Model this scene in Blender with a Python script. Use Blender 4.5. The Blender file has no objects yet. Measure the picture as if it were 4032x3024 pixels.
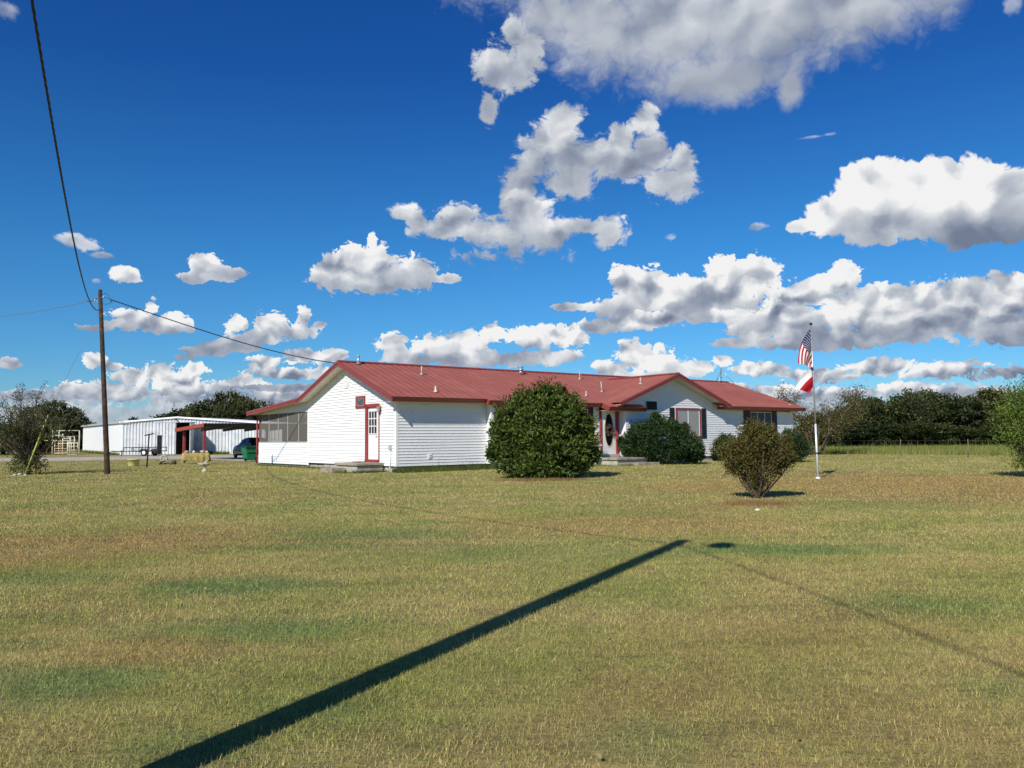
import bpy, math, random
import numpy as np
from mathutils import Vector, Matrix
R_ = math.radians

# ------------------------------------------------------------------ camera
FPX = 3200.0            # focal length in pixels of a 4032 px wide frame
CAM_H = 1.36
PITCH = math.atan(213.0/3200.0); ROLL = R_(0.553)
_F = np.array([0, math.cos(PITCH), math.sin(PITCH)]); _r0 = np.array([1, 0, 0.0]); _u0 = np.cross(_r0, _F)
CR = math.cos(ROLL)*_r0 - math.sin(ROLL)*_u0
CU = math.cos(ROLL)*_u0 + math.sin(ROLL)*_r0
CC = np.array([0, 0, CAM_H])
scene = bpy.context.scene
C = scene.collection
cam_d = bpy.data.cameras.new('camera'); cam = bpy.data.objects.new('camera', cam_d); C.objects.link(cam)
cam_d.sensor_width = 36.0; cam_d.lens = FPX/4032*36.0; cam_d.clip_start = 0.05; cam_d.clip_end = 6000
m = Matrix(((CR[0], CU[0], -_F[0], 0), (CR[1], CU[1], -_F[1], 0), (CR[2], CU[2], -_F[2], CAM_H), (0, 0, 0, 1)))
cam.matrix_world = m
scene.camera = cam
scene.view_settings.view_transform = 'Standard'; scene.view_settings.look = 'None'
scene.view_settings.exposure = 0.35; scene.view_settings.gamma = 1.0
scene.render.resolution_x = 1024; scene.render.resolution_y = 768

def ray(px, py): return _F + CR*(px-2016)/FPX - CU*(py-1512)/FPX
def G(px, py, z=0.0):
    d = ray(px, py); return CC + d*((z-CAM_H)/d[2])
def atY(px, py, Y):
    d = ray(px, py); return CC + d*(Y/d[1])

# ------------------------------------------------------------------ sun
SUN_AZ = 26.9; SUN_EL = 35.2      # direction the light travels, clockwise from the view direction
sd = Vector((math.sin(R_(SUN_AZ))*math.cos(R_(SUN_EL)), math.cos(R_(SUN_AZ))*math.cos(R_(SUN_EL)), -math.sin(R_(SUN_EL))))
sun_d = bpy.data.lights.new('sun', 'SUN'); sun_d.energy = 4.0; sun_d.angle = R_(0.5); sun_d.color = (1.0, 0.955, 0.87)
sun = bpy.data.objects.new('sun', sun_d); C.objects.link(sun); sun.location = (-20, -40, 40)
sun.rotation_mode = 'QUATERNION'; sun.rotation_quaternion = sd.to_track_quat('-Z', 'Y')

# ------------------------------------------------------------------ world: Nishita sky with cumulus clouds
world = bpy.data.worlds.new('World'); scene.world = world; world.use_nodes = True
wt = world.node_tree; wt.nodes.clear()
class NB:
    """tiny node-expression builder"""
    def __init__(s, nt): s.nt = nt
    def new(s, t, **k):
        n = s.nt.nodes.new(t)
        for a, b in k.items(): setattr(n, a, b)
        return n
    def put(s, sock, val):
        if val is None: return
        if isinstance(val, bpy.types.NodeSocket): s.nt.links.new(val, sock)
        else: sock.default_value = val
    def m(s, op, a, b=None, c=None, clamp=False):
        n = s.new('ShaderNodeMath', operation=op, use_clamp=clamp)
        for i, v in enumerate((a, b, c)): s.put(n.inputs[i], v)
        return n.outputs[0]
    def v(s, op, a, b=None, c=None, out=0):
        n = s.new('ShaderNodeVectorMath', operation=op)
        for i, x in enumerate((a, b, c)):
            if x is not None: s.put(n.inputs[i], x)
        return n.outputs[out]
    def ss(s, x, a, b):      # smoothstep map range
        n = s.new('ShaderNodeMapRange', interpolation_type='SMOOTHSTEP')
        s.put(n.inputs[0], x); s.put(n.inputs[1], a); s.put(n.inputs[2], b); return n.outputs[0]
    def lin(s, x, a, b, c=0.0, d=1.0):
        n = s.new('ShaderNodeMapRange'); s.put(n.inputs[0], x)
        for i, q in enumerate((a, b, c, d)): s.put(n.inputs[i+1], q)
        return n.outputs[0]
    def noise(s, vec, scale, detail=6, rough=0.6, dist=0.0, dims='3D'):
        n = s.new('ShaderNodeTexNoise', noise_dimensions=dims)
        s.put(n.inputs['Vector'], vec); s.put(n.inputs['Scale'], scale); n.inputs['Detail'].default_value = detail
        n.inputs['Roughness'].default_value = rough; n.inputs['Distortion'].default_value = dist
        return n.outputs['Fac']
    def vor(s, vec, scale, detail=0, rough=0.5, dims='2D', feature='F1', out='Distance'):
        n = s.new('ShaderNodeTexVoronoi', voronoi_dimensions=dims, feature=feature)
        s.put(n.inputs['Vector'], vec); s.put(n.inputs['Scale'], scale)
        n.inputs['Detail'].default_value = detail; n.inputs['Roughness'].default_value = rough
        return n.outputs[out]
    def mix(s, f, a, b, typ='RGBA', blend='MIX'):
        n = s.new('ShaderNodeMix', data_type=typ, blend_type=blend)
        k = {'RGBA': (0, 6, 7, 2), 'FLOAT': (0, 2, 3, 0)}[typ]
        s.put(n.inputs[k[0]], f); s.put(n.inputs[k[1]], a); s.put(n.inputs[k[2]], b); return n.outputs[k[3]]
    def ramp(s, f, stops):
        n = s.new('ShaderNodeValToRGB'); cr = n.color_ramp
        while len(cr.elements) < len(stops): cr.elements.new(0.5)
        for e, (p, c) in zip(cr.elements, stops): e.position = p; e.color = tuple(c) + (1,)
        s.put(n.inputs[0], f); return n.outputs[0]
    def comb(s, x, y, z=0.0):
        n = s.new('ShaderNodeCombineXYZ')
        for i, q in enumerate((x, y, z)): s.put(n.inputs[i], q)
        return n.outputs[0]

def az_t(x, y):            # photo position (2212 px wide copy) -> azimuth, tangent of elevation
    d = ray(x*1.8228, y*1.8228); return math.atan2(d[0], d[1]), d[2]/math.hypot(d[0], d[1])

def build_world():
    w = NB(wt)
    tc = w.new('ShaderNodeTexCoord').outputs['Generated']
    sep = w.new('ShaderNodeSeparateXYZ'); wt.links.new(tc, sep.inputs[0]); X, Y, Z = sep.outputs
    az = w.m('ARCTAN2', X, Y)
    hyp = w.m('SQRT', w.m('ADD', w.m('MULTIPLY', X, X), w.m('MULTIPLY', Y, Y)))
    t = w.m('DIVIDE', Z, w.m('MAXIMUM', hyp, 0.02))
    P = w.comb(az, t)
    sky = w.new('ShaderNodeTexSky', sky_type='NISHITA'); sky.sun_disc = False
    sky.sun_elevation = R_(SUN_EL); sky.sun_rotation = R_(180+SUN_AZ); sky.air_density = 1.0; sky.dust_density = 0.2; sky.ozone_density = 4.0
    # deepen the blue high up as the photo's sky does
    tint = w.ramp(w.lin(t, 0.0, 2.0), SKY_TINT)
    skyc = w.mix(1.0, sky.outputs[0], tint, blend='MULTIPLY')
    def background(col):
        bg = w.new('ShaderNodeBackground'); wt.links.new(col, bg.inputs[0]); bg.inputs[1].default_value = SKY_STR
        return bg.outputs[0]
    clear = background(skyc)
    # every blob: group index, centre, radii in (azimuth, tangent of elevation)
    blobs = []; info = []
    for gi, g in enumerate(CLOUDS):
        for (bx, by, rx, ry) in g['b']:
            a0, t0 = az_t(bx, by); ra = abs(az_t(bx+rx, by)[0]-a0); rt = abs(az_t(bx, by-ry)[1]-t0)
            blobs.append((gi, a0, t0, ra, rt))
        base = g.get('base'); xm = sum(b[0] for b in g['b'])/len(g['b'])
        top = min(b[1]-b[3] for b in g['b']); bot = base if base else max(b[1]+b[3] for b in g['b'])
        info.append((az_t(xm, bot)[1], az_t(xm, top)[1]))
    def cell(sub):
        grp = bpy.data.node_groups.new('cloud_cell', 'ShaderNodeTree')
        grp.interface.new_socket('P', in_out='INPUT', socket_type='NodeSocketVector'); grp.interface.new_socket('t', in_out='INPUT', socket_type='NodeSocketFloat')
        grp.interface.new_socket('sky', in_out='INPUT', socket_type='NodeSocketColor'); grp.interface.new_socket('S', in_out='OUTPUT', socket_type='NodeSocketShader')
        w = NB(grp); gin = w.new('NodeGroupInput'); gout = w.new('NodeGroupOutput'); P, t, skyc = gin.outputs[:3]
        # cloud relief: rounded billows (voronoi) on turbulent noise, sampled twice, the second time shifted towards the sun
        warp = w.new('ShaderNodeTexNoise', noise_dimensions='2D'); grp.links.new(P, warp.inputs['Vector'])
        warp.inputs['Scale'].default_value = 14; warp.inputs['Detail'].default_value = 4; warp.inputs['Roughness'].default_value = .6
        Pw = w.v('MULTIPLY_ADD', warp.outputs['Color'], (0.05, 0.045, 0), P)
        def get_rel(k):
            """edge field (fine, cauliflower-like) and the light on the billows (coarse, compared with a point nearer the sun)"""
            if k not in rel_:
                Ps = w.v('MULTIPLY', Pw, (k, k*(1.0+.3*(k > 1)), 1))
                def edge(v_): return w.m('MULTIPLY_ADD', w.vor(v_, 26.0, detail=3, rough=0.70), -0.70, w.m('MULTIPLY', w.noise(v_, 9.0, detail=8, rough=0.62, dims='2D'), 1.0))
                def puff(v_): return w.m('MULTIPLY_ADD', w.vor(v_, 13.0, detail=1, rough=0.55), -0.75, w.m('MULTIPLY', w.noise(v_, 7.0, detail=3, rough=0.5, dims='2D'), 1.2))
                rel_[k] = (edge(Ps), w.m('SUBTRACT', puff(Ps), puff(w.v('ADD', Ps, (-0.014, 0.024, 0)))))
            return rel_[k]
        rel_ = {}
        Nb = w.noise(w.v('ADD', P, (3.1, 1.7, 0)), 5.0, detail=2, rough=.5, dims='2D')
        Nwisp = None; Lc = None; Ac = None; col = skyc
        for gi, g in enumerate(CLOUDS):
            mine = [b for b in sub if b[0] == gi]
            if not mine: continue
            base = g.get('base'); E = None; t_b, t_t = info[gi]; N0, slope = get_rel(g.get('k', 1.0))
            for (_, a0, t0, ra, rt) in mine:
                q = w.v('LENGTH', w.v('MULTIPLY_ADD', P, (1/ra, 1/rt, 0), (-a0/ra, -t0/rt, 0)), out=1)
                E = q if E is None else w.m('SMOOTH_MIN', E, q, 0.35)
            E = w.m('SUBTRACT', g.get('grow', 1.0), E)
            vv = w.lin(t, t_b, t_t)                                  # 0 at the base, 1 at the top
            if base:                                                 # flat underside, softly wavy
                bw = g.get('bw', 1)
                Bc = w.m('MULTIPLY', w.m('SUBTRACT', w.m('MULTIPLY_ADD', Nb, 0.022*bw, t), t_b+0.011*bw), 1/g.get('bs', 0.03))
                E = w.m('SMOOTH_MIN', E, Bc, 0.12)
            D = w.m('ADD', E, w.m('MULTIPLY', w.m('SUBTRACT', N0, NMEAN), g.get('amp', .66)))
            if g.get('wisp'):
                if Nwisp is None: Nwisp = w.noise(Pw, 26.0, detail=6, rough=0.66, dims='2D')
                D = w.m('ADD', D, w.m('MULTIPLY', w.m('SUBTRACT', Nwisp, 0.5), g['wisp']))
            al = w.ss(D, g.get('lo', 0.0), g.get('hi', 0.14))
            if g.get('op', 1) < 1: al = w.m('MULTIPLY', al, g['op'])
            slope_ = w.m('MULTIPLY', slope, w.lin(vv, .05, .5, .35, 1.0)); L = w.m('MULTIPLY_ADD', slope_, g.get('rel', 1.2), g.get('lum', 0.62)-.15+.35*g.get('thin', .18)-.175)
            L = w.m('MULTIPLY_ADD', w.ss(vv, 0.0, g.get('vh', .75)), g.get('vg', .42), L)
            L = w.m('MULTIPLY_ADD', w.m('MINIMUM', D, 0.9), -g.get('thin', .18), L)
            L = w.m('MULTIPLY_ADD', Nb, .35, L, clamp=True)
            if Lc is None: Lc, Ac = L, al
            else:                                                    # 'over' compositing, weighted by coverage
                An = w.m('ADD', al, w.m('MULTIPLY', Ac, w.m('SUBTRACT', 1.0, al)))
                Lc = w.mix(w.m('DIVIDE', al, w.m('MAXIMUM', An, 1e-4)), Lc, L, typ='FLOAT'); Ac = An
        cc = w.ramp(Lc, [(0.0, (.175, .215, .305)), (0.3, (.300, .345, .440)), (0.6, (.510, .550, .615)), (0.85, (.76, .78, .81)), (1.0, (.92, .92, .92))])
        col_c = w.mix(1.0, cc, (CLOUD_GAIN,)*3 + (1,), blend='MULTIPLY')
        bg = w.new('ShaderNodeBackground'); grp.links.new(w.mix(Ac, skyc, col_c), bg.inputs[0]); bg.inputs[1].default_value = SKY_STR
        grp.links.new(bg.outputs[0], gout.inputs[0]); return ('cell', grp)
    def real(x):
        if not isinstance(x, tuple): return x
        n = wt.nodes.new('ShaderNodeGroup'); n.node_tree = x[1]
        for i, q in enumerate((P, t, skyc)): wt.links.new(q, n.inputs[i])
        return n.outputs[0]
    K = 1.9
    def tree(sub, a0, a1, t0, t1, depth):
        hit = [b for b in sub if b[1]+K*b[3] > a0 and b[1]-K*b[3] < a1 and b[2]+K*b[4] > t0 and b[2]-K*b[4] < t1]
        if not hit: return clear
        if len(hit) <= 7 or depth >= 6: return cell(hit)
        best = None
        for axis, lo, hi in ((0, a0, a1), (1, t0, t1)):
            k = 1+axis
            for f in np.linspace(.2, .8, 13):
                c = lo+(hi-lo)*f
                l = sum(b[k]-K*b[k+2] < c for b in hit); r = sum(b[k]+K*b[k+2] > c for b in hit)
                cost = l*f+r*(1-f)+.15*max(l, r)
                if best is None or cost < best[0]: best = (cost, axis, c)
        _, axis, c = best
        lo = tree(hit, a0, c, t0, t1, depth+1) if axis == 0 else tree(hit, a0, a1, t0, c, depth+1)
        hi = tree(hit, c, a1, t0, t1, depth+1) if axis == 0 else tree(hit, a0, a1, c, t1, depth+1)
        if lo is clear and hi is clear: return clear
        lo = real(lo); hi = real(hi)
        ms = w.new('ShaderNodeMixShader'); wt.links.new(w.m('GREATER_THAN', az if axis == 0 else t, c), ms.inputs[0])
        wt.links.new(lo, ms.inputs[1]); wt.links.new(hi, ms.inputs[2]); return ms.outputs[0]
    def guard(cond, inner):
        ms = w.new('ShaderNodeMixShader'); wt.links.new(cond, ms.inputs[0]); wt.links.new(clear, ms.inputs[1]); wt.links.new(inner, ms.inputs[2]); return ms.outputs[0]
    A = .75
    inner = tree(blobs, -A, A, -0.03, .75, 0)
    inside = w.m('MULTIPLY', w.m('LESS_THAN', w.m('ABSOLUTE', az), A), w.m('MULTIPLY', w.m('GREATER_THAN', t, -0.03), w.m('LESS_THAN', t, .75)))
    out = w.new('ShaderNodeOutputWorld'); wt.links.new(guard(inside, inner), out.inputs[0])
    print('world nodes', len(wt.nodes))

NMEAN = -0.04
SKY_STR = 0.10
CLOUD_GAIN = 7.6        # cloud radiance on the scale of the physical sky (background strength 0.1)
SKY_TINT = [(0.0, (.42, .62, .80)), (0.048, (.25, .57, .82)), (0.12, (.16, .53, .82)), (0.224, (.085, .37, .76)), (0.4, (.055, .30, .74)), (0.8, (.17, .30, .49)), (1.0, (.20, .31, .46))]
CLOUDS = [
 # far bands first, nearer clouds over them
 dict(k=3.0, b=[(120,858,200,20),(420,862,200,22),(760,850,160,24),(1650,852,240,22),(2050,848,220,26),(1300,840,200,20)], lum=.62, amp=.7, op=.85, vg=.2, thin=.1, rel=.7, hi=.4),
 dict(k=3.0, b=[(110,895,260,40),(420,900,260,46),(760,900,260,44),(1200,900,300,40),(1700,880,300,42),(2100,872,250,44)], lum=.58, amp=.5, op=.9, vg=.25, thin=.1, rel=.5, hi=.5),
 dict(k=2.4, b=[(150,846,60,24),(250,846,110,26),(390,838,74,40),(345,805,44,32),(290,816,60,24),(420,800,40,20),(500,855,90,24),(600,870,140,22),(60,856,80,18)], base=879, lum=.50, vg=.50, bs=.012),
 dict(k=2.4, b=[(520,826,40,32),(475,840,36,24),(560,838,50,26),(620,850,90,20),(720,848,90,18),(800,862,70,14)], base=875, lum=.62, vg=.45, bs=.012),
 dict(k=2.4, b=[(660,770,80,20),(575,782,50,20),(720,764,40,16),(640,806,120,16),(620,838,130,10)], base=859, lum=.36, vg=.45, bs=.012),
 dict(k=2.4, b=[(1560,780,30,14),(1640,798,80,20),(1760,812,130,20),(1900,792,110,24),(2040,800,130,26),(2170,812,90,26)], base=839, lum=.46, vg=.5, bs=.012),
 dict(k=2.4, b=[(1560,838,90,14),(1800,852,200,16),(2080,850,160,16),(1680,842,80,16),(1960,838,90,18)], base=879, lum=.50, vg=.4, bs=.012),
 dict(k=1.8, b=[(1368,766,46,40),(1400,776,60,42),(1440,790,50,30),(1310,795,44,24),(1500,796,60,22),(1380,815,120,18),(1350,752,22,20)], base=839, lum=.78, vg=.35, bs=.012, rel=1.0),
 dict(k=1.6, b=[(1620,712,56,24),(1700,690,100,42),(1755,632,56,42),(1822,604,44,38),(1850,680,120,46),(1960,648,70,46),(2080,652,110,50),(2180,640,80,54),(2000,706,210,40),(2190,712,100,40),(1700,650,50,34),(1890,640,40,34),(2010,665,60,40),(1800,732,170,26),(1600,738,60,14)], base=775, lum=.46, bs=.016, vg=.58, vh=.9, grow=1.16),
 dict(k=1.6, b=[(850,744,46,34),(930,746,66,30),(1005,742,60,34),(1060,718,36,26),(1150,728,70,38),(1225,726,60,32),(1000,775,190,24),(1160,772,130,22),(870,770,64,18)], base=803, lum=.54, bs=.014, vg=.56, vh=.8),
 dict(k=1.4, b=[(1350,600,42,36),(1400,622,72,44),(1480,630,84,40),(1570,590,50,46),(1640,600,58,54),(1520,655,140,40),(1345,670,84,26),(1235,664,50,11),(1290,724,76,16)], base=700, lum=.56, bs=.02, vg=.62, vh=.85, grow=1.1),
 dict(k=1.4, b=[(1400,690,150,22),(1320,704,110,20),(1540,684,90,22)], base=732, lum=.44, bs=.02, vg=.3),
 dict(k=1.6, b=[(590,702,56,34),(655,682,20,26),(515,702,32,24),(630,716,60,24),(560,728,70,20),(450,758,60,15),(510,746,70,20),(690,702,16,10),(400,772,30,8)], base=783, lum=.50, bs=.014, vg=.5),
 dict(k=1.6, b=[(328,662,20,28),(290,692,74,30),(368,694,44,28),(340,704,80,22),(200,708,50,12),(408,700,16,24)], base=737, lum=.50, bs=.014, vg=.55),
 dict(k=2.0, b=[(205,776,34,22),(240,790,26,11)], base=806, lum=.52, bs=.012, vg=.5),
 dict(k=2.0, b=[(25,786,38,16)], base=807, lum=.46, bs=.012, vg=.5),
 dict(k=1.6, b=[(442,570,44,30),(478,592,62,20),(420,600,46,16)], base=628, lum=.60, bs=.016, vg=.5, amp=.55),
 dict(k=1.6, b=[(274,592,42,22)], base=622, lum=.56, amp=.5, bs=.016, vg=.4), dict(k=1.4, b=[(162,518,50,22),(190,530,36,16),(222,552,36,9)], lum=.48, amp=.7, op=.85, hi=.45, vg=.4), dict(k=2, b=[(207,607,12,8)], lum=.5, op=.5, hi=.5),
 dict(k=1.3, b=[(800,560,84,44),(803,520,15,26),(735,585,70,40),(880,588,84,42),(965,602,36,12),(800,610,140,34)], base=658, lum=.58, bs=.02, vg=.56, vh=.85, amp=.65),
 dict(k=1.2, b=[(1222,250,36,26),(1205,300,46,48),(1160,350,50,46),(1125,400,40,50),(1110,440,30,40),(1240,350,56,50),(1230,395,50,36),(1310,335,60,42),(1395,262,26,36),(1400,330,44,42),(1450,395,54,34),(1476,345,26,32),(1350,360,60,30),(1340,300,34,30)], lum=.64, amp=.85, wisp=.5, hi=.5, vg=.12, rel=.8, lo=-.04, grow=1.42),
 dict(k=1.2, b=[(1140,455,52,50),(1120,520,96,48),(985,478,52,32),(1050,508,60,34),(1250,490,54,18),(1190,500,50,26),(1315,500,40,34),(872,456,34,20),(900,480,24,26),(1110,552,104,28),(960,500,50,16)], base=590, lum=.50, amp=.75, wisp=.45, hi=.45, vg=.42, vh=.8, rel=.8, bs=.05, grow=1.36),
 dict(k=1.6, b=[(1635,490,26,12)], lum=.5, amp=.6, op=.7, hi=.4), dict(b=[(1750,297,34,4),(1792,290,18,5)], lum=.7, amp=.9, op=.4, hi=.7), dict(k=2, b=[(1448,513,20,9)], lum=.7, amp=.9, op=.4, hi=.7),
 dict(b=[(1882,392,92,62),(2040,392,120,68),(2170,420,110,72),(1800,462,96,48),(1950,470,220,70),(2120,490,160,60),(1728,488,40,18),(1980,425,190,70)], base=572, lum=.27, bs=.045, vg=.90, vh=.72, amp=.45, rel=1.3, bw=1.6),
 dict(k=1.2, b=[(1072,145,50,56),(1110,150,40,40),(1055,232,18,36),(1110,70,24,40),(1140,120,34,50)], lum=.60, wisp=.5, hi=.5, amp=.8, vg=.1, rel=.6, grow=1.4),
 dict(b=[(1180,30,76,86),(1290,60,130,120),(1460,60,220,140),(1660,40,230,140),(1860,-10,190,130),(2030,-30,100,84),(1706,190,34,46),(1560,170,200,60),(1400,-120,500,160)], lum=.60, grow=1.28, amp=.42, wisp=.16, hi=.85, vg=.34, vh=.9, thin=.10, rel=.6),
 dict(b=[(10,20,40,26)], lum=.6, wisp=.6, op=.45, hi=.6), dict(b=[(2185,10,26,26)], lum=.6, wisp=.6, op=.4, hi=.6),
]
build_world()

GRASS_K = 1.0      # grass blade density
FK = 1.0           # foliage density

# =================================================================== helpers
rng = np.random.default_rng(7); random.seed(7)
def S3(c): # sRGB 0-255 -> linear
    return tuple(((x/255)/12.92 if x/255 <= .04045 else ((x/255+.055)/1.055)**2.4) for x in c)

def mat(name, col, rough=.7, metal=0.0, var=0.12, vscale=8.0, bump=0.0, bscale=40.0, spec=.4, col2=None, c2scale=2.0, c2lo=.45, c2hi=.65, alpha=None, transl=0.0, attr=False, coat=0.0):
    """procedural principled material: base colour with fine variation, optional second colour in worn patches, bump"""
    mt = bpy.data.materials.new(name); mt.use_nodes = True; nt = mt.node_tree; nt.nodes.clear(); w = NB(nt)
    out = w.new('ShaderNodeOutputMaterial'); p = w.new('ShaderNodeBsdfPrincipled')
    tc = w.new('ShaderNodeTexCoord').outputs['Object']
    c = (*col, 1)
    n = w.noise(tc, vscale, 5, .6)
    c1 = w.mix(w.lin(n, .3, .7), tuple(x*(1-var) for x in col)+(1,), tuple(min(1, x*(1+var)) for x in col)+(1,))
    if attr:
        oi = w.new('ShaderNodeObjectInfo').outputs['Random']
        a = w.new('ShaderNodeAttribute', attribute_name='rnd')
        hs = a.outputs['Fac']
        c1 = w.mix(hs, tuple(x for x in col)+(1,), tuple(col2)+(1,))
        c1 = w.mix(1.0, c1, w.ramp(w.noise(tc, c2scale, 2, .5), [(.3, (.72, .72, .72)), (.7, (1.25, 1.25, 1.25))]), blend='MULTIPLY')
        if 'oak' in name: c1 = w.mix(1.0, c1, w.ramp(oi, [(0, (.70, .78, .70)), (.5, (1.0, 1.0, 1.0)), (1, (1.55, 1.40, 1.15))]), blend='MULTIPLY')
    elif col2 is not None:
        c1 = w.mix(w.ss(w.noise(tc, c2scale, 7, .65), c2lo, c2hi), c1, (*col2, 1))
    nt.links.new(c1, p.inputs['Base Color'])
    p.inputs['Roughness'].default_value = rough; p.inputs['Metallic'].default_value = metal; p.inputs['Specular IOR Level'].default_value = spec
    if coat: p.inputs['Coat Weight'].default_value = coat; p.inputs['Coat Roughness'].default_value = .08
    if bump:
        b = w.new('ShaderNodeBump'); b.inputs['Strength'].default_value = bump; b.inputs['Distance'].default_value = .02
        nt.links.new(w.noise(tc, bscale, 4, .6), b.inputs['Height']); nt.links.new(b.outputs[0], p.inputs['Normal'])
    sh = p.outputs[0]
    if transl:
        t = w.new('ShaderNodeBsdfTranslucent'); nt.links.new(c1, t.inputs[0]); ms = w.new('ShaderNodeMixShader'); ms.inputs[0].default_value = transl
        nt.links.new(sh, ms.inputs[1]); nt.links.new(t.outputs[0], ms.inputs[2]); sh = ms.outputs[0]
    if alpha is not None:
        t = w.new('ShaderNodeBsdfTransparent'); ms = w.new('ShaderNodeMixShader'); ms.inputs[0].default_value = alpha
        nt.links.new(t.outputs[0], ms.inputs[1]); nt.links.new(sh, ms.inputs[2]); sh = ms.outputs[0]
    nt.links.new(sh, out.inputs[0]); return mt

class MB:
    def __init__(s): s.v = []; s.f = []; s.mi = []; s.sm = []
    def add(s, vs, fs, mi=0, smooth=False):
        o = len(s.v); s.v += [tuple(map(float, p)) for p in vs]
        for f in fs: s.f.append(tuple(o+i for i in f)); s.mi.append(mi); s.sm.append(smooth)
        return s
    def box(s, x0, x1, y0, y1, z0, z1, mi=0, bev=0.0):
        if bev:
            b = bev; X = (x0, x1); Y = (y0, y1); Z = (z0, z1); vs = []; 
            for i in (0, 1):
                for j in (0, 1):
                    for k in (0, 1):
                        sx = (1, -1)[i]; sy = (1, -1)[j]; sz = (1, -1)[k]
                        vs += [(X[i], Y[j]+sy*b, Z[k]+sz*b), (X[i]+sx*b, Y[j], Z[k]+sz*b), (X[i]+sx*b, Y[j]+sy*b, Z[k])]
            import itertools
            def V(i, j, k, a): return ((i*2+j)*2+k)*3+a
            fs = []
            for a, (p, q) in enumerate(((1, 2), (0, 2), (0, 1))):
                for e in (0, 1):
                    idx = []
                    for (m_, n_) in ((0, 0), (1, 0), (1, 1), (0, 1)):
                        t = [0, 0, 0]; t[a] = e; t[p] = m_; t[q] = n_; idx.append(V(*t, a))
                    fs.append(idx)
            for a in range(3):           # edges along axis a
                p, q = [x for x in range(3) if x != a]
                for m_ in (0, 1):
                    for n_ in (0, 1):
                        t0 = [0, 0, 0]; t1 = [0, 0, 0]; t1[a] = 1
                        for t in (t0, t1): t[p] = m_; t[q] = n_
                        fs.append([V(*t0, p), V(*t1, p), V(*t1, q), V(*t0, q)])
            for i in (0, 1):
                for j in (0, 1):
                    for k in (0, 1): fs.append([V(i, j, k, 0), V(i, j, k, 1), V(i, j, k, 2)])
            return s.add(vs, fs, mi)
        vs = [(x, y, z) for x in (x0, x1) for y in (y0, y1) for z in (z0, z1)]
        return s.add(vs, [(0, 1, 3, 2), (4, 6, 7, 5), (0, 4, 5, 1), (2, 3, 7, 6), (0, 2, 6, 4), (1, 5, 7, 3)], mi)
    def prism(s, poly, d, mi=0):           # polygon (list of 3d) extruded by vector d
        n = len(poly); a = [np.array(p, float) for p in poly]; b = [p+np.array(d, float) for p in a]
        return s.add(a+b, [tuple(range(n))[::-1], tuple(range(n, 2*n))]+[(i, (i+1) % n, n+(i+1) % n, n+i) for i in range(n)], mi)
    def tube(s, pts, r, n=8, mi=0, caps=True):
        pts = [np.array(p, float) for p in pts]
        rs = r if hasattr(r, '__len__') else [r]*len(pts); vs = []; prev = None
        for i, p in enumerate(pts):
            t = pts[min(i+1, len(pts)-1)]-pts[max(i-1, 0)]; t /= np.linalg.norm(t)+1e-12
            if prev is None:
                h = np.array([0, 0, 1.0]) if abs(t[2]) < .9 else np.array([1.0, 0, 0]); a = np.cross(t, h)
            else: a = prev-t*(prev@t)
            a /= np.linalg.norm(a)+1e-12; prev = a; b = np.cross(t, a)
            vs += [p+rs[i]*(math.cos(2*math.pi*k/n)*a+math.sin(2*math.pi*k/n)*b) for k in range(n)]
        fs = [(i*n+k, i*n+(k+1) % n, (i+1)*n+(k+1) % n, (i+1)*n+k) for i in range(len(pts)-1) for k in range(n)]
        s.add(vs, fs, mi, True)
        if caps:
            o = len(s.v)-len(vs); m_ = len(pts)
            s.f.append(tuple(o+k for k in range(n))[::-1]); s.mi.append(mi); s.sm.append(False)
            s.f.append(tuple(o+(m_-1)*n+k for k in range(n))); s.mi.append(mi); s.sm.append(False)
        return s
    def lathe(s, prof, c=(0, 0, 0), n=20, mi=0, wob=0):
        vs = []
        for (r, z) in prof:
            for k in range(n):
                a = 2*math.pi*k/n; rr = r*(1+wob*math.cos(a*8)); vs.append((c[0]+rr*math.cos(a), c[1]+rr*math.sin(a), c[2]+z))
        fs = [(i*n+k, i*n+(k+1) % n, (i+1)*n+(k+1) % n, (i+1)*n+k) for i in range(len(prof)-1) for k in range(n)]
        s.add(vs, fs, mi, True); return s
    def torus(s, c, R, r, axis='y', n=20, k=8, mi=0):
        vs = []
        for i in range(n):
            a = 2*math.pi*i/n
            for j in range(k):
                b = 2*math.pi*j/k; x = (R+r*math.cos(b))*math.cos(a); z = (R+r*math.cos(b))*math.sin(a); y = r*math.sin(b)
                p = (x, y, z) if axis == 'y' else ((y, x, z) if axis == 'x' else (x, z, y)); vs.append((c[0]+p[0], c[1]+p[1], c[2]+p[2]))
        s.add(vs, [(i*k+j, i*k+(j+1) % k, ((i+1) % n)*k+(j+1) % k, ((i+1) % n)*k+j) for i in range(n) for j in range(k)], mi, True); return s
    def build(s, name, mats, parent=None, M=None):
        me = bpy.data.meshes.new(name); me.from_pydata(s.v, [], s.f)
        for mt in (mats if isinstance(mats, (list, tuple)) else [mats]): me.materials.append(mt)
        me.polygons.foreach_set('material_index', s.mi); me.polygons.foreach_set('use_smooth', s.sm)
        import bmesh
        bm = bmesh.new(); bm.from_mesh(me); bmesh.ops.recalc_face_normals(bm, faces=bm.faces); bm.to_mesh(me); bm.free()
        o = bpy.data.objects.new(name, me); C.objects.link(o)
        if parent: o.parent = parent
        return o
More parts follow.
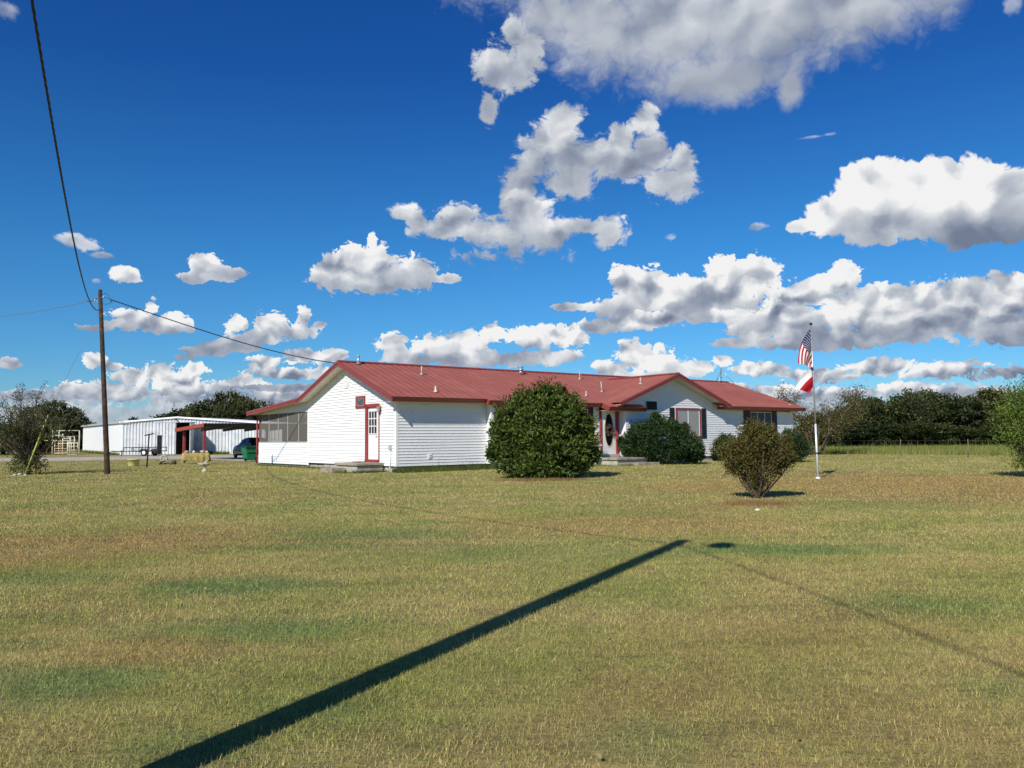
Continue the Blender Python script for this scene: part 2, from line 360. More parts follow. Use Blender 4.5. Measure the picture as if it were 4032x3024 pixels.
def split_build(mb, name, mt, parent):
    """build each connected piece of mb as an object of its own"""
    par = list(range(len(mb.v)))
    def find(i):
        while par[i] != i: par[i] = par[par[i]]; i = par[i]
        return i
    for f in mb.f:
        for i in f[1:]: par[find(i)] = find(f[0])
    groups = {}
    for k, f in enumerate(mb.f): groups.setdefault(find(f[0]), []).append(k)
    res = []
    for ks in groups.values():
        q = MB(); idx = sorted({i for k in ks for i in mb.f[k]}); mp = {i: n for n, i in enumerate(idx)}
        q.v = [mb.v[i] for i in idx]; q.f = [tuple(mp[i] for i in mb.f[k]) for k in ks]; q.mi = [mb.mi[k] for k in ks]; q.sm = [mb.sm[k] for k in ks]
        res.append(q.build(name, mt, parent))
    return res
def empty(name, loc=(0, 0, 0), rz=0.0, label=None, cat=None, group=None, sc=1.0):
    o = bpy.data.objects.new(name, None); C.objects.link(o); o.location = tuple(float(x) for x in loc); o.rotation_euler = (0, 0, rz); o.scale = (sc,)*3
    o.empty_display_size = .3
    return tag(o, label, cat, group)
def tag(o, label=None, cat=None, group=None, kind=None):
    for k, x in (('label', label), ('category', cat), ('group', group), ('kind', kind)):
        if x: o[k] = x
    return o
def children(o): return [c for c in bpy.data.objects if c.parent == o]
def copy_tree(o, loc, rz=0.0, sc=None, label=None):
    kids = {}
    for c in bpy.data.objects:
        if c.parent: kids.setdefault(c.parent.name, []).append(c)
    def rec(a, par):
        b = a.copy(); C.objects.link(b); b.parent = par
        for k in kids.get(a.name, []): rec(k, b)
        return b
    b = rec(o, None); b.location = tuple(float(x) for x in loc); b.rotation_euler = (0, 0, rz)
    if sc: b.scale = sc if hasattr(sc, '__len__') else (sc,)*3
    if label: b['label'] = label
    return b

def quick_mesh(name, V, F4=None, F3=None, mats=None, parent=None, rnd=None, smooth=False):
    """fast mesh from numpy arrays"""
    me = bpy.data.meshes.new(name); V = np.asarray(V, np.float32); me.vertices.add(len(V)); me.vertices.foreach_set('co', V.ravel())
    F = F4 if F4 is not None else F3; k = F.shape[1]
    me.loops.add(F.size); me.loops.foreach_set('vertex_index', F.astype(np.int32).ravel())
    me.polygons.add(len(F)); me.polygons.foreach_set('loop_start', np.arange(0, F.size, k, dtype=np.int32))
    try: me.polygons.foreach_set('loop_total', np.full(len(F), k, np.int32))
    except Exception: pass
    if smooth: me.polygons.foreach_set('use_smooth', np.ones(len(F), bool))
    for mt in (mats if isinstance(mats, (list, tuple)) else [mats]): me.materials.append(mt)
    if rnd is not None:
        a = me.attributes.new('rnd', 'FLOAT', 'POINT'); a.data.foreach_set('value', np.asarray(rnd, np.float32))
    me.update(calc_edges=True)
    o = bpy.data.objects.new(name, me); C.objects.link(o)
    if parent: o.parent = parent
    return o
def unit(a): return a/(np.linalg.norm(a, axis=-1, keepdims=True)+1e-9)
def leaf_mesh(name, P, D, size, aspect, mats, parent, rnd=None, jitter=.7, droop=0.0):
    """one folded rhombic leaf per point, pointing roughly along D"""
    n = len(P); D = unit(D+rng.normal(0, jitter, (n, 3))); D[:, 2] -= droop; D = unit(D)
    S = unit(np.cross(D, rng.normal(0, 1, (n, 3)))); N = np.cross(D, S)
    L = size*rng.uniform(.65, 1.25, (n, 1)); W = L*aspect
    v0 = P; v1 = P+D*L*.45+S*W*.5+N*L*.06; v2 = P+D*L-N*L*.1; v3 = P+D*L*.45-S*W*.5+N*L*.06
    V = np.stack([v0, v1, v2, v3], 1).reshape(-1, 3); F = np.arange(4*n).reshape(n, 4)
    if rnd is None: rnd = rng.uniform(0, 1, n)
    return quick_mesh(name, V, F4=F, mats=mats, parent=parent, rnd=np.repeat(rnd, 4))
def sph(n):
    return unit(rng.normal(0, 1, (n, 3)))
def blob_points(lobes, n, shell=.35, clump=14, cl_r=.16, zmin=0.02):
    """leaf positions gathered in sprays on the outer shell of overlapping lobes (cx,cy,cz,rx,ry,rz)"""
    n = int(n); L = np.array(lobes, float); vol = L[:, 3]*L[:, 4]+L[:, 4]*L[:, 5]+L[:, 3]*L[:, 5]; pr = vol/vol.sum()
    m_ = max(1, n//clump); c = np.empty((0, 3)); d = np.empty((0, 3))
    while len(c) < m_:
        k = rng.choice(len(L), m_, p=pr); u_ = sph(m_); r = 1-shell*rng.uniform(0, 1, (m_, 1))**1.6
        p = L[k, :3]+u_*L[k, 3:]*r
        deep = np.zeros(m_, bool)
        for l in L: deep |= ((((p-l[:3])/l[3:])**2).sum(1) < (1-shell*1.05)**2)
        ok = ~deep & (p[:, 2] > zmin); c = np.vstack([c, p[ok]]); d = np.vstack([d, u_[ok]])
        if ok.sum() == 0: break
    c = c[:m_]; d = d[:m_]
    P = np.repeat(c, clump, 0)+rng.normal(0, cl_r, (len(c)*clump, 3)); D = np.repeat(d, clump, 0)
    R = np.clip(np.repeat(rng.uniform(0, 1, len(c)), clump)*.6+rng.uniform(0, .4, len(c)*clump), 0, 1)
    ok = P[:, 2] > zmin; return P[ok], D[ok], R[ok]

# =================================================================== materials
M = {}
M['siding'] = mat('white_vinyl_siding', (.79, .79, .775), .45, var=.025, vscale=1.2, spec=.35, bump=.03, bscale=300)
M['siding_dirty'] = mat('white_vinyl_siding_soiled', (.78, .78, .77), .5, var=.03, vscale=1.2, spec=.3, col2=(.60, .60, .56), c2scale=3.5, c2lo=.60, c2hi=.74, bump=.03, bscale=300)
M['white'] = mat('white_trim', (.80, .80, .78), .45, var=.03)
M['soffit'] = mat('cream_soffit', (.66, .63, .54), .6, var=.05)
M['red'] = mat('red_roof_metal', (.325, .092, .064), .5, var=.06, vscale=.5, spec=.4, col2=(.365, .115, .082), c2scale=.9, bump=.015, bscale=6)
M['redtrim'] = mat('red_trim_metal', (.25, .048, .042), .4, var=.08, vscale=1.5, spec=.5)
M['redwood'] = mat('red_painted_wood', (.28, .040, .042), .6, var=.12, vscale=6)
M['found'] = mat('foundation_block', (.46, .43, .37), .9, var=.12, vscale=5, bump=.4, bscale=60, col2=(.33, .31, .26), c2scale=2.5)
M['conc'] = mat('weathered_concrete', (.37, .31, .23), .9, var=.14, vscale=7, bump=.5, bscale=50, col2=(.24, .20, .15), c2scale=3)
M['glass'] = mat('window_glass', (.022, .022, .024), .22, var=.3, vscale=3, spec=.35)
M['glassdark'] = mat('unlit_small_pane', (.006, .006, .007), .35, spec=.15)
M['blind'] = mat('window_blind', (.30, .30, .28), .5, var=.1, vscale=3, spec=.6)
M['curtain'] = mat('grey_curtained_pane', (.10, .10, .095), .4, var=.6, vscale=9)
M['black'] = mat('black_shutter_paint', (.018, .026, .026), .5, var=.2)
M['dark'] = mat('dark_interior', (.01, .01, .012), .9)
M['screen'] = mat('insect_screen', (.15, .14, .12), .8, var=.08, alpha=.72)
M['galv'] = mat('galvanised_metal', (.42, .44, .46), .38, metal=.6, var=.12, vscale=14)
M['alu'] = mat('brushed_aluminium_pole', (.72, .74, .78), .35, metal=.35, var=.05, vscale=10)
M['pvc'] = mat('old_vent_pipe', (.42, .36, .31), .7, var=.25, vscale=14)
M['greymetal'] = mat('grey_painted_metal', (.42, .42, .42), .5, var=.08)
M['steel'] = mat('black_steel_and_carport_shade', (.015, .015, .017), .5, var=.2)  # also gives the carport roof and front edge their shade as colour
M['barn'] = mat('white_ribbed_sheet_metal', (.58, .60, .62), .45, var=.07, vscale=.7, spec=.5, col2=(.44, .47, .50), c2scale=.8)
M['barnwhite'] = mat('bright_white_sheet', (.80, .81, .82), .5, var=.03)
M['wood_pole'] = mat('creosoted_pole_wood', (.042, .024, .014), .9, var=.35, vscale=9, bump=.8, bscale=30, col2=(.085, .058, .040), c2scale=5)
M['cable'] = mat('black_cable', (.012, .013, .02), .6)
M['cable2'] = mat('grey_bare_cable', (.20, .23, .28), .5, metal=.4)
M['yellow'] = mat('faded_yellow_plastic', (.58, .56, .20), .5, var=.06)
M['guard'] = mat('yellow_green_guy_guard', (.50, .52, .12), .5, var=.08)
M['green'] = mat('green_bin_plastic', (.010, .16, .075), .42, var=.1, vscale=3)
M['greendark'] = mat('dark_green_lid_plastic', (.008, .05, .03), .45, var=.1)
M['rubber'] = mat('black_rubber', (.012, .012, .013), .8, var=.2)
M['cloth'] = mat('mustard_table_cloth', (.42, .32, .10), .9, var=.2, vscale=5, bump=.5, bscale=25, col2=(.30, .23, .09), c2scale=4)
M['stone'] = mat('pale_cast_stone', (.46, .42, .33), .9, var=.22, vscale=10, bump=.5, bscale=40)
M['rock'] = mat('tan_stone', (.34, .29, .24), .9, var=.25, vscale=12, bump=.6, bscale=30)
M['bark'] = mat('grey_brown_bark', (.10, .075, .055), .95, var=.35, vscale=18, bump=.8, bscale=40)
M['barklight'] = mat('pale_branch_bark', (.22, .18, .12), .9, var=.25, vscale=18)
M['carpaint'] = mat('dark_blue_car_paint', (.005, .007, .018), .3, var=.08, spec=.4, coat=.35)
M['cream'] = mat('cream_painted_pipe', (.62, .58, .42), .6, var=.12)
M['whitepipe'] = mat('white_painted_rail', (.55, .55, .52), .6, var=.1)
M['rust'] = mat('rusty_pink_panel', (.40, .20, .15), .7, var=.25)
def fol(name, a, b, c2=2.0, tr=.22): return mat(name, a, .55, col2=b, attr=True, transl=tr, spec=.25, c2scale=c2)
M['leaf_bush'] = fol('broad_green_leaves', (.028, .056, .012), (.160, .215, .038), 2.5)
M['leaf_ever'] = fol('dark_evergreen_leaves', (.014, .034, .010), (.050, .088, .022), 2.5, .15)
M['leaf_brown'] = fol('olive_brown_leaves', (.052, .052, .014), (.190, .158, .040), 2.5)
M['leaf_rust'] = fol('rust_tinted_new_leaves', (.10, .05, .02), (.22, .11, .05), 2.5)
M['leaf_oak'] = fol('distant_oak_leaves', (.018, .028, .010), (.115, .128, .044), .35, .2)
M['leaf_oak2'] = fol('dark_oak_leaves', (.014, .024, .008), (.062, .080, .022), .35, .2)
M['leaf_lime'] = fol('bright_green_leaves', (.075, .120, .018), (.19, .27, .040), 2.0, .3)
M['leaf_olive'] = fol('autumn_olive_leaflets', (.07, .065, .020), (.20, .17, .060), 1.0, .3)
M['leaf_left'] = fol('small_grey_green_leaves', (.055, .070, .020), (.155, .170, .050), 2.0, .25)

# =================================================================== ground, road, lawn
def lawn_group():
    g = bpy.data.node_groups.new('lawn_colour', 'ShaderNodeTree'); g.interface.new_socket('Color', in_out='OUTPUT', socket_type='NodeSocketColor')
    w = NB(g); out = w.new('NodeGroupOutput'); pos = w.new('ShaderNodeNewGeometry').outputs['Position']
    p2 = w.v('MULTIPLY', pos, (1, 1, 0))
    straw = (.365, .295, .135); olive = (.250, .245, .085); brown = (.305, .220, .105); green = (.125, .190, .070)
    big = w.noise(p2, .16, 4, .6); mid = w.noise(w.v('ADD', p2, (31, 7, 0)), .55, 5, .6); fine = w.noise(p2, 3.0, 5, .7)
    c = w.mix(w.ss(w.m('ADD', w.m('MULTIPLY', mid, .7), w.m('MULTIPLY', fine, .3)), .38, .62), (*straw, 1), (*olive, 1))
    c = w.mix(w.m('MULTIPLY', w.ss(w.noise(w.v('ADD', p2, (-9, 40, 0)), .22, 5, .6), .48, .70), .70), c, (*brown, 1))
    midf = w.m('ADD', w.m('MULTIPLY', w.noise(p2, 1.4, 6, .7), .6), w.m('MULTIPLY', mid, .4))
    # greener spots where the photo shows them (positions on the lawn in metres)
    gr = w.m('MULTIPLY', w.ss(w.noise(w.v('ADD', p2, (77, -12, 0)), .42, 5, .62), .56, .74), .6)
    for (px, py, rx, ry, k) in [(3080, 2165, 1.3, .45, .95), (2560, 2180, .7, .4, .5), (940, 2305, .8, .45, .95), (1050, 2480, .75, .35, .8), (260, 2690, .45, .35, .9), (1430, 2105, 1.5, .7, .7), (1900, 2180, 1.6, .7, .45), (1250, 2800, .35, .25, .6), (3650, 2380, .7, .35, .6), (100, 2280, .8, .5, .6), (2450, 2020, 1.2, .8, .5), (3500, 1990, 2.2, 1.2, .4), (2560, 2900, .3, .3, .4), (700, 2950, .3, .2, .5)]:
        q = G(px, py); d = w.v('LENGTH', w.v('MULTIPLY_ADD', p2, (1/rx, 1/ry, 0), (-q[0]/rx, -q[1]/ry, 0)), out=1)
        d = w.m('ADD', d, w.m('MULTIPLY', w.m('SUBTRACT', midf, .5), 3.6))
        gr = w.m('MAXIMUM', gr, w.m('MULTIPLY', w.ss(d, 1.7, .3), k*.8))
    c = w.mix(gr, c, (*green, 1))
    for (px, py, rx, ry, k) in [(3620, 1905, 6.5, 7.0, .6), (300, 2150, 2.0, 2.0, .5), (2500, 2060, 2.5, 1.6, .45), (600, 2560, .5, .4, .45), (2985, 1985, .75, .50, .8), (2155, 1893, 1.3, .4, .3)]:
        q = G(px, py); d = w.v('LENGTH', w.v('MULTIPLY_ADD', p2, (1/rx, 1/ry, 0), (-q[0]/rx, -q[1]/ry, 0)), out=1)
        d = w.m('ADD', d, w.m('MULTIPLY', w.m('SUBTRACT', midf, .5), 2.4))
        c = w.mix(w.m('MULTIPLY', w.ss(d, 1.5, .4), k), c, (.33, .205, .100, 1))
    c = w.mix(1.0, c, w.ramp(fine, [(.3, (.80, .80, .80)), (.7, (1.18, 1.18, 1.18))]), blend='MULTIPLY')
    g.links.new(c, out.inputs[0]); return g
LG = lawn_group()
def lawn_mat(name, blades):
    mt = bpy.data.materials.new(name); mt.use_nodes = True; nt = mt.node_tree; nt.nodes.clear(); w = NB(nt)
    out = w.new('ShaderNodeOutputMaterial'); p = w.new('ShaderNodeBsdfPrincipled'); gn = w.new('ShaderNodeGroup'); gn.node_tree = LG
    p.inputs['Roughness'].default_value = .85; p.inputs['Specular IOR Level'].default_value = .15
    if blades:
        a = w.new('ShaderNodeAttribute', attribute_name='rnd').outputs['Fac']
        tw = w.ramp(a, [(0, (.75, 1.05, .70)), (.35, (1.20, 1.32, 1.0)), (.7, (1.55, 1.52, 1.25)), (1, (2.2, 2.05, 1.8))])
        c = w.mix(1.0, gn.outputs[0], tw, blend='MULTIPLY'); nt.links.new(c, p.inputs['Base Color'])
        t = w.new('ShaderNodeBsdfTranslucent'); nt.links.new(c, t.inputs[0]); ms = w.new('ShaderNodeMixShader'); ms.inputs[0].default_value = .25
        nt.links.new(p.outputs[0], ms.inputs[1]); nt.links.new(t.outputs[0], ms.inputs[2]); nt.links.new(ms.outputs[0], out.inputs[0])
    else:
        pos = w.new('ShaderNodeNewGeometry').outputs['Position']
        n2 = w.noise(pos, 18.0, 6, .7); n1 = w.noise(pos, 1.6, 3, .6)
        # streaks lying across the view: tufts of the mown far lawn
        n3 = w.noise(w.v('MULTIPLY', pos, (.35, 1.6, 1)), 1.4, 6, .75)
        c = w.mix(1.0, gn.outputs[0], w.ramp(n2, [(.3, (.62, .64, .60)), (.7, (1.15, 1.12, 1.06))]), blend='MULTIPLY')
        c = w.mix(1.0, c, w.ramp(n3, [(.34, (.84, .86, .82)), (.5, (1.22, 1.22, 1.18)), (.68, (1.42, 1.40, 1.30))]), blend='MULTIPLY')
        nt.links.new(c, p.inputs['Base Color'])
        b = w.new('ShaderNodeBump'); b.inputs['Strength'].default_value = .9; b.inputs['Distance'].default_value = .05
        nt.links.new(w.m('ADD', n2, w.m('MULTIPLY', n3, 1.5)), b.inputs['Height']); nt.links.new(b.outputs[0], p.inputs['Normal']); nt.links.new(p.outputs[0], out.inputs[0])
    return mt
M['lawn'] = lawn_mat('mown_dry_lawn', False); M['blades'] = lawn_mat('dry_grass_blades', True)
M['pasture'] = mat('green_pasture', (.12, .15, .035), .9, var=.2, vscale=.5, col2=(.19, .18, .06), c2scale=.25, bump=.6, bscale=6)
M['gravel'] = mat('pale_caliche_gravel', (.50, .44, .36), .95, var=.12, vscale=3, bump=.6, bscale=30, col2=(.36, .31, .24), c2scale=.8)

def sheet(name, pts, z, mt, lab=None):
    mb = MB(); mb.add([(p[0], p[1], z) for p in pts], [tuple(range(len(pts)))]); o = mb.build(name, mt); tag(o, kind='structure'); return o
# one lawn sheet out to the horizon
sheet('ground', [(-2500, -300), (2500, -300), (2500, 3500), (-2500, 3500)], 0.0, M['lawn'])
# gravel drive across the left, uncut pasture beyond the right-hand fence
top = [(-60, 1806), (250, 1802), (500, 1797), (760, 1794), (1050, 1791), (1250, 1789)]
bot = [(1250, 1806), (1035, 1811), (985, 1817), (930, 1815), (860, 1813), (760, 1809), (640, 1808), (480, 1811), (250, 1815), (-60, 1819)]
road_pts = [G(*p) for p in top+bot]
sheet('gravel_driveway', road_pts, .012, M['gravel'])
tp = [(3195, 1787), (3420, 1787), (3700, 1790), (4300, 1796)]; bp_ = [(4700, 1752), (3190, 1762)]
past = [G(*p) for p in tp]+[np.array([140, 75, 0]), np.array([140, 260, 0]), np.array([18, 260, 0])]
sheet('pasture', past, .012, M['pasture'])

def blades(name, X, Y, h, wd, mt, lean=1.25, label=None, cat=None, z0=0.0):
    n = len(X); a = rng.uniform(0, 2*math.pi, n); h = h*np.where(rng.uniform(0, 1, n) < .012, 2.0, 1.0); ln = rng.uniform(0, 1, n)**.8*lean
    hh = h*rng.uniform(.55, 1.35, n); ww = wd*rng.uniform(.7, 1.4, n); b = rng.uniform(0, 2*math.pi, n)
    P = np.stack([X, Y, np.full(n, z0)], 1); S = np.stack([np.cos(a), np.sin(a), 0*a], 1)*ww[:, None]/2
    T = np.stack([np.cos(b)*np.sin(ln), np.sin(b)*np.sin(ln), np.cos(ln)], 1)*hh[:, None]
    V = np.stack([P-S, P+S, P+T], 1).reshape(-1, 3); F = np.arange(3*n).reshape(n, 3)
    o = quick_mesh(name, V, F3=F, mats=mt, rnd=np.repeat(rng.uniform(0, 1, n), 3)); tag(o, label, cat, kind='stuff'); return o
def wedge(n, y0, y1, k=.72, side=1.2):
    y = np.sqrt(rng.uniform(y0*y0, y1*y1, n)); x = rng.uniform(-1, 1, n)*(k*y+side); return x, y
bx = []; by = []; bh = []; bw = []
for (y0, y1, dens, h, wd) in [(2.6, 6, 6800, .026, .0036), (6, 10, 3300, .028, .0055), (10, 16, 1300, .032, .009), (16, 26, 340, .040, .015), (26, 44, 95, .050, .024), (44, 60, 22, .055, .036)]:
    area = .72*(y1*y1-y0*y0)+2.4*(y1-y0); n = int(area*dens*GRASS_K); x, y = wedge(n, y0, y1)
    # sparser on worn spots
    bx.append(x); by.append(y); bh.append(np.full(n, h)); bw.append(np.full(n, wd))
bx, by, bh, bw = map(np.concatenate, (bx, by, bh, bw))
HO = G(1560, 1861); TH = R_(51.9); HU = np.array([math.sin(TH), math.cos(TH)]); HV = np.array([-math.cos(TH), math.sin(TH)])
rel = np.stack([bx-HO[0], by-HO[1]], 1); hu = rel@HU; hv = rel@HV
keep = ~((hu > 0) & (hu < 27) & (hv > -.2) & (hv < 15)); bx, by, bh, bw = bx[keep], by[keep], bh[keep], bw[keep]
blades('grass', bx, by, bh, bw, M['blades'], label='short dry mown lawn grass, straw and olive coloured, with greener spots', cat='grass')
print('blades', len(bx))

# scattered dead leaves and bits on the lawn
n = 700; x, y = wedge(n, 3, 24); Pl = np.stack([x, y, rng.uniform(.012, .03, n)], 1)
M['litter'] = mat('dead_leaf_litter', (.16, .10, .05), .9, col2=(.34, .26, .15), attr=True, spec=.1, c2scale=3)
lit = leaf_mesh('leaf_litter', Pl, np.stack([rng.normal(0, 1, n), rng.normal(0, 1, n), rng.normal(0, .15, n)], 1), .035, .5, M['litter'], None, jitter=.1)
tag(lit, 'dead leaves and dry bits scattered over the lawn', 'leaves', kind='stuff')

# =================================================================== the house (local frame: x along the front, y towards the back, z up)
house = empty('ranch_house', HO, math.pi/2-TH, 'long white sided ranch house with a red metal roof behind the bushes', 'house')
CO = .1227
def course_wall(name, mt, p0, d, n, length, z0, ztop, clip=None, parent=house):
    """lap siding: every course is a tilted board with a real lip; clip(z) -> (s0, s1) limits along the wall"""
    p0 = np.array(p0, float); d = np.array(d, float); n = np.array(n, float); mb = MB(); z = z0
    while z < ztop-1e-3:
        z1 = min(z+CO, ztop)
        a0, a1 = clip(z) if clip else (0, length); b0, b1 = clip(z1) if clip else (0, length)
        if a1-a0 < .02: break
        if b1 < b0: b0 = b1 = (b0+b1)/2
        def P(s, zz, o): q = p0+d*s+n*o; return (q[0], q[1], zz)
        zm = z+(z1-z)*.52; m0, m1 = (a0+b0)/2, (a1+b1)/2
        vs = [P(a0, z, .038), P(a1, z, .038), P(m1, zm, .022), P(m0, zm, .022), P(m1, zm, .028), P(m0, zm, .028), P(b1, z1+.014, .001), P(b0, z1+.014, .001), P(a0, z+.013, .0), P(a1, z+.013, .0)]
        mb.add(vs, [(0, 1, 2, 3), (3, 2, 4, 5), (5, 4, 6, 7), (8, 9, 1, 0)]); z = z1
    return mb.build(name, mt, parent)

RZ = 4.88; RV = 4.25; KF = .371; OV = .53
def zf(v): return RZ-KF*(RV-v)
def zb(v): return RZ-(RZ-3.41)/(8.5-RV)*(v-RV) if v <= 8.5 else 3.41-(3.41-2.95)/7.0*(v-8.5)
GU = .17                                                        # roof thickness down to the wall top
def gable_clip(z):                                              # limits of v on the gable wall at height z (s runs with v)
    zz = z+GU; s0 = 0.0; s1 = 8.54
    if zz > zf(0): s0 = RV-(RZ-zz)/KF
    if zz > zb(8.5): s1 = RV+(RZ-zz)/((RZ-3.41)/(8.5-RV))
    return s0, min(s1, 8.54)
course_wall('gable_wall', M['siding'], (0, 0), (0, 1), (-1, 0), 8.54, .26, RZ-GU, gable_clip)
course_wall('porch_knee_wall', M['siding'], (0, 8.60), (0, 1), (-1, 0), 6.42, .15, 1.25)
course_wall('porch_gable_infill', M['siding'], (0, 8.60), (0, 1), (-1, 0), 6.42, 2.77, 3.35, lambda z: (0, min(6.42, 8.5+7.0*(3.41-.17-z)/(3.41-2.95)-8.60)))
course_wall('front_wall', M['siding_dirty'], (0, 0), (1, 0), (0, -1), 4.6, .25, 3.10)
course_wall('return_wall', M['siding'], (4.6, -.30), (0, 1), (-1, 0), .30, .25, 2.98)
course_wall('front_wall', M['siding'], (4.6, -.30), (1, 0), (0, -1), 7.9, .38, 3.0)
course_wall('return_wall', M['siding'], (12.5, -.85), (0, 1), (-1, 0), .55, .40, 2.9)
def wing_clip(z):
    zz = z+.16; s0, s1 = 0.0, 14.4
    if zz > 2.95:
        h = (4.60-zz)/.357; s0 = max(0, 3.35-h); s1 = 3.35+h
    return s0, s1
course_wall('wing_wall', M['siding'], (12.5, -.85), (1, 0), (0, -1), 14.4, .30, 4.42, wing_clip)
mb = MB()                                                       # hidden sides, so that the house is a closed box
mb.box(.02, 26.9, 8.4, 8.54, .2, 3.3).box(26.78, 26.9, -.8, 8.5, .2, 3.2).prism([(26.9, -.85, 3.2), (26.9, 8.5, 3.2), (26.9, 4.25, 4.6)], (-.1, 0, 0))
mb.box(.05, 26.8, .12, .2, .2, 3.0)
split_build(mb, 'inner_wall', M['white'], house)
mb = MB(); mb.box(.06, 4.7, .06, 8.4, 0, .27).box(4.7, 12.6, -.24, 8.4, 0, .40).box(12.6, 26.84, -.79, 8.4, 0, .33)
mb.box(.07, 6, 8.5, 15.0, 0, .16)
split_build(mb, 'foundation', M['found'], house)
mb = MB(); mb.box(.03, .12, 7.45, 7.62, .17, .262).box(.0, .05, 6.9, 8.5, .20, .262)
split_build(mb, 'crawl_vent', M['dark'], house)

# --- roof
def ribbed(mb, A, B, Cc, D, step, h=.014, wd=.05, mi=0, t=.035):
    """roof plane A-B along the top, D-C along the bottom, with raised ribs running down the slope"""
    A, B, Cc, D = [np.array(p, float) for p in (A, B, Cc, D)]
    n = np.cross(B-A, D-A); n /= np.linalg.norm(n)
    if n[2] < 0: n = -n
    mb.add([A, B, Cc, D, A-n*t, B-n*t, Cc-n*t, D-n*t], [(0, 1, 2, 3), (4, 5, 6, 7), (0, 1, 5, 4), (2, 3, 7, 6), (1, 2, 6, 5), (0, 3, 7, 4)], mi)
    L = np.linalg.norm(B-A); e = (B-A)/L; k = int(L/step)
    for i in range(k+1):
        f = (i+.5)*step/L
        if f > 1: break
        p = A+(B-A)*f; q = D+(Cc-D)*f; w2 = e*wd/2; w3 = e*wd*.22
        mb.add([p-w2, p-w3+n*h, p+w3+n*h, p+w2, q-w2, q-w3+n*h, q+w3+n*h, q+w2], [(0, 1, 5, 4), (1, 2, 6, 5), (2, 3, 7, 6), (4, 5, 6, 7)], mi)
mb = MB(); U1 = 27.45; ST = .372
def rv(u, v): return (u, v, zf(v))
for (u0, u1, ve) in ((-OV, 4.16, -.66), (4.16, 11.0, -.82), (11.0, 13.6, -1.32), (13.6, 19.5, -.2)):
    ribbed(mb, rv(u0, RV), rv(u1, RV), rv(u1, ve), rv(u0, ve), ST)
ribbed(mb, (19.3, RV, RZ), (U1, RV, RZ+.04), (U1, -1.46, 2.985), (19.3, -1.46, 2.985), ST)
ribbed(mb, (-OV, RV, RZ), (U1, RV, RZ), (U1, 8.5, 3.41), (-OV, 8.5, 3.41), ST)
ribbed(mb, (-OV, 8.5, 3.41), (8.0, 8.5, 3.41), (8.0, 15.5, 2.95), (-OV, 15.5, 2.95), ST)
roof = mb.build('roof', M['red'], house)
WU = 15.85; WV = -1.47; WZ = 4.62; WK = .362
mb = MB()
ribbed(mb, (WU, WV, WZ), (WU, 3.9, WZ), (11.55, 3.9, WZ-WK*4.30), (11.55, WV, WZ-WK*4.30), ST)
ribbed(mb, (WU, WV, WZ), (WU, 3.9, WZ), (20.12, 3.9, WZ-WK*4.27), (20.12, WV, WZ-WK*4.27), ST)
mb.build('wing_roof', M['red'], house)
mb = MB()
def cap(mb, p, q, wd=.16, drop=.05, up=.03):
    p = np.array(p, float); q = np.array(q, float); d = unit(q-p); s = np.cross(d, (0, 0, 1)); s /= np.linalg.norm(s)
    z = np.array([0, 0, 1.0])
    pr = [s*wd-z*drop, s*wd*.3+z*up, -s*wd*.3+z*up, -s*wd-z*drop]
    mb.add([p+o for o in pr]+[q+o for o in pr], [(0, 1, 5, 4), (1, 2, 6, 5), (2, 3, 7, 6), (0, 1, 2, 3), (4, 5, 6, 7), (0, 3, 7, 4)])
cap(mb, (-OV-.02, RV, RZ+.02), (19.3, RV, RZ+.02)); cap(mb, (19.0, RV, RZ+.03), (U1+.02, RV, RZ+.06)); cap(mb, (WU, WV-.02, WZ+.02), (WU, 3.75, WZ+.02))
# valley flashing on the left of the wing
mb.build('ridge_cap', M['redtrim'], house)
# --- fascias: rakes (vertical boards following the roofline) and eaves (square-cut, leaning in)
def rake(mb, prof, axis, c, th=.035, dep=.24):
    for (a, za), (b, zb_) in zip(prof[:-1], prof[1:]):
        if axis == 'v': pl_ = [(c, a, za+.012), (c, b, zb_+.012), (c, b, zb_-dep), (c, a, za-dep)]; ex = (th, 0, 0)
        else: pl_ = [(a, c, za+.012), (b, c, zb_+.012), (b, c, zb_-dep), (a, c, za-dep)]; ex = (0, th, 0)
        mb.prism(pl_, ex)
mb = MB()
rake(mb, [(-.64, zf(-.64)), (RV, RZ), (8.5, 3.41), (15.5, 2.95)], 'v', -OV-.035, dep=.21)
rake(mb, [(-.64, zf(-.64)), (RV, RZ), (8.5, 3.41), (15.5, 2.95)], 'v', -OV-.060, th=.025, dep=.09)
rake(mb, [(-1.44, 2.99), (RV, RZ+.04), (8.5, 3.41)], 'v', U1, dep=.2)
rake(mb, [(11.55, WZ-WK*4.30), (WU, WZ), (20.12, WZ-WK*4.27)], 'u', WV-.035, dep=.21)
rake(mb, [(11.50, WZ-WK*4.35), (WU, WZ+.01), (20.16, WZ-WK*4.31)], 'u', WV-.060, th=.025, dep=.09)
def eave(mb, u0, u1, v, z, dep=.175, lean=.165, ends=(1, 1)):
    mb.prism([(u0, v-.02, z+.012), (u0, v+.012, z+.018), (u0, v+lean+.03, z-dep), (u0, v+lean, z-dep)], (u1-u0, 0, 0))
for (u0, u1, ve) in ((-OV, 4.14, -.66), (4.18, 10.98, -.82), (11.02, 13.58, -1.32)): eave(mb, u0, u1, ve, zf(ve))
eave(mb, 19.75, U1, -1.46, 2.985, dep=.18)
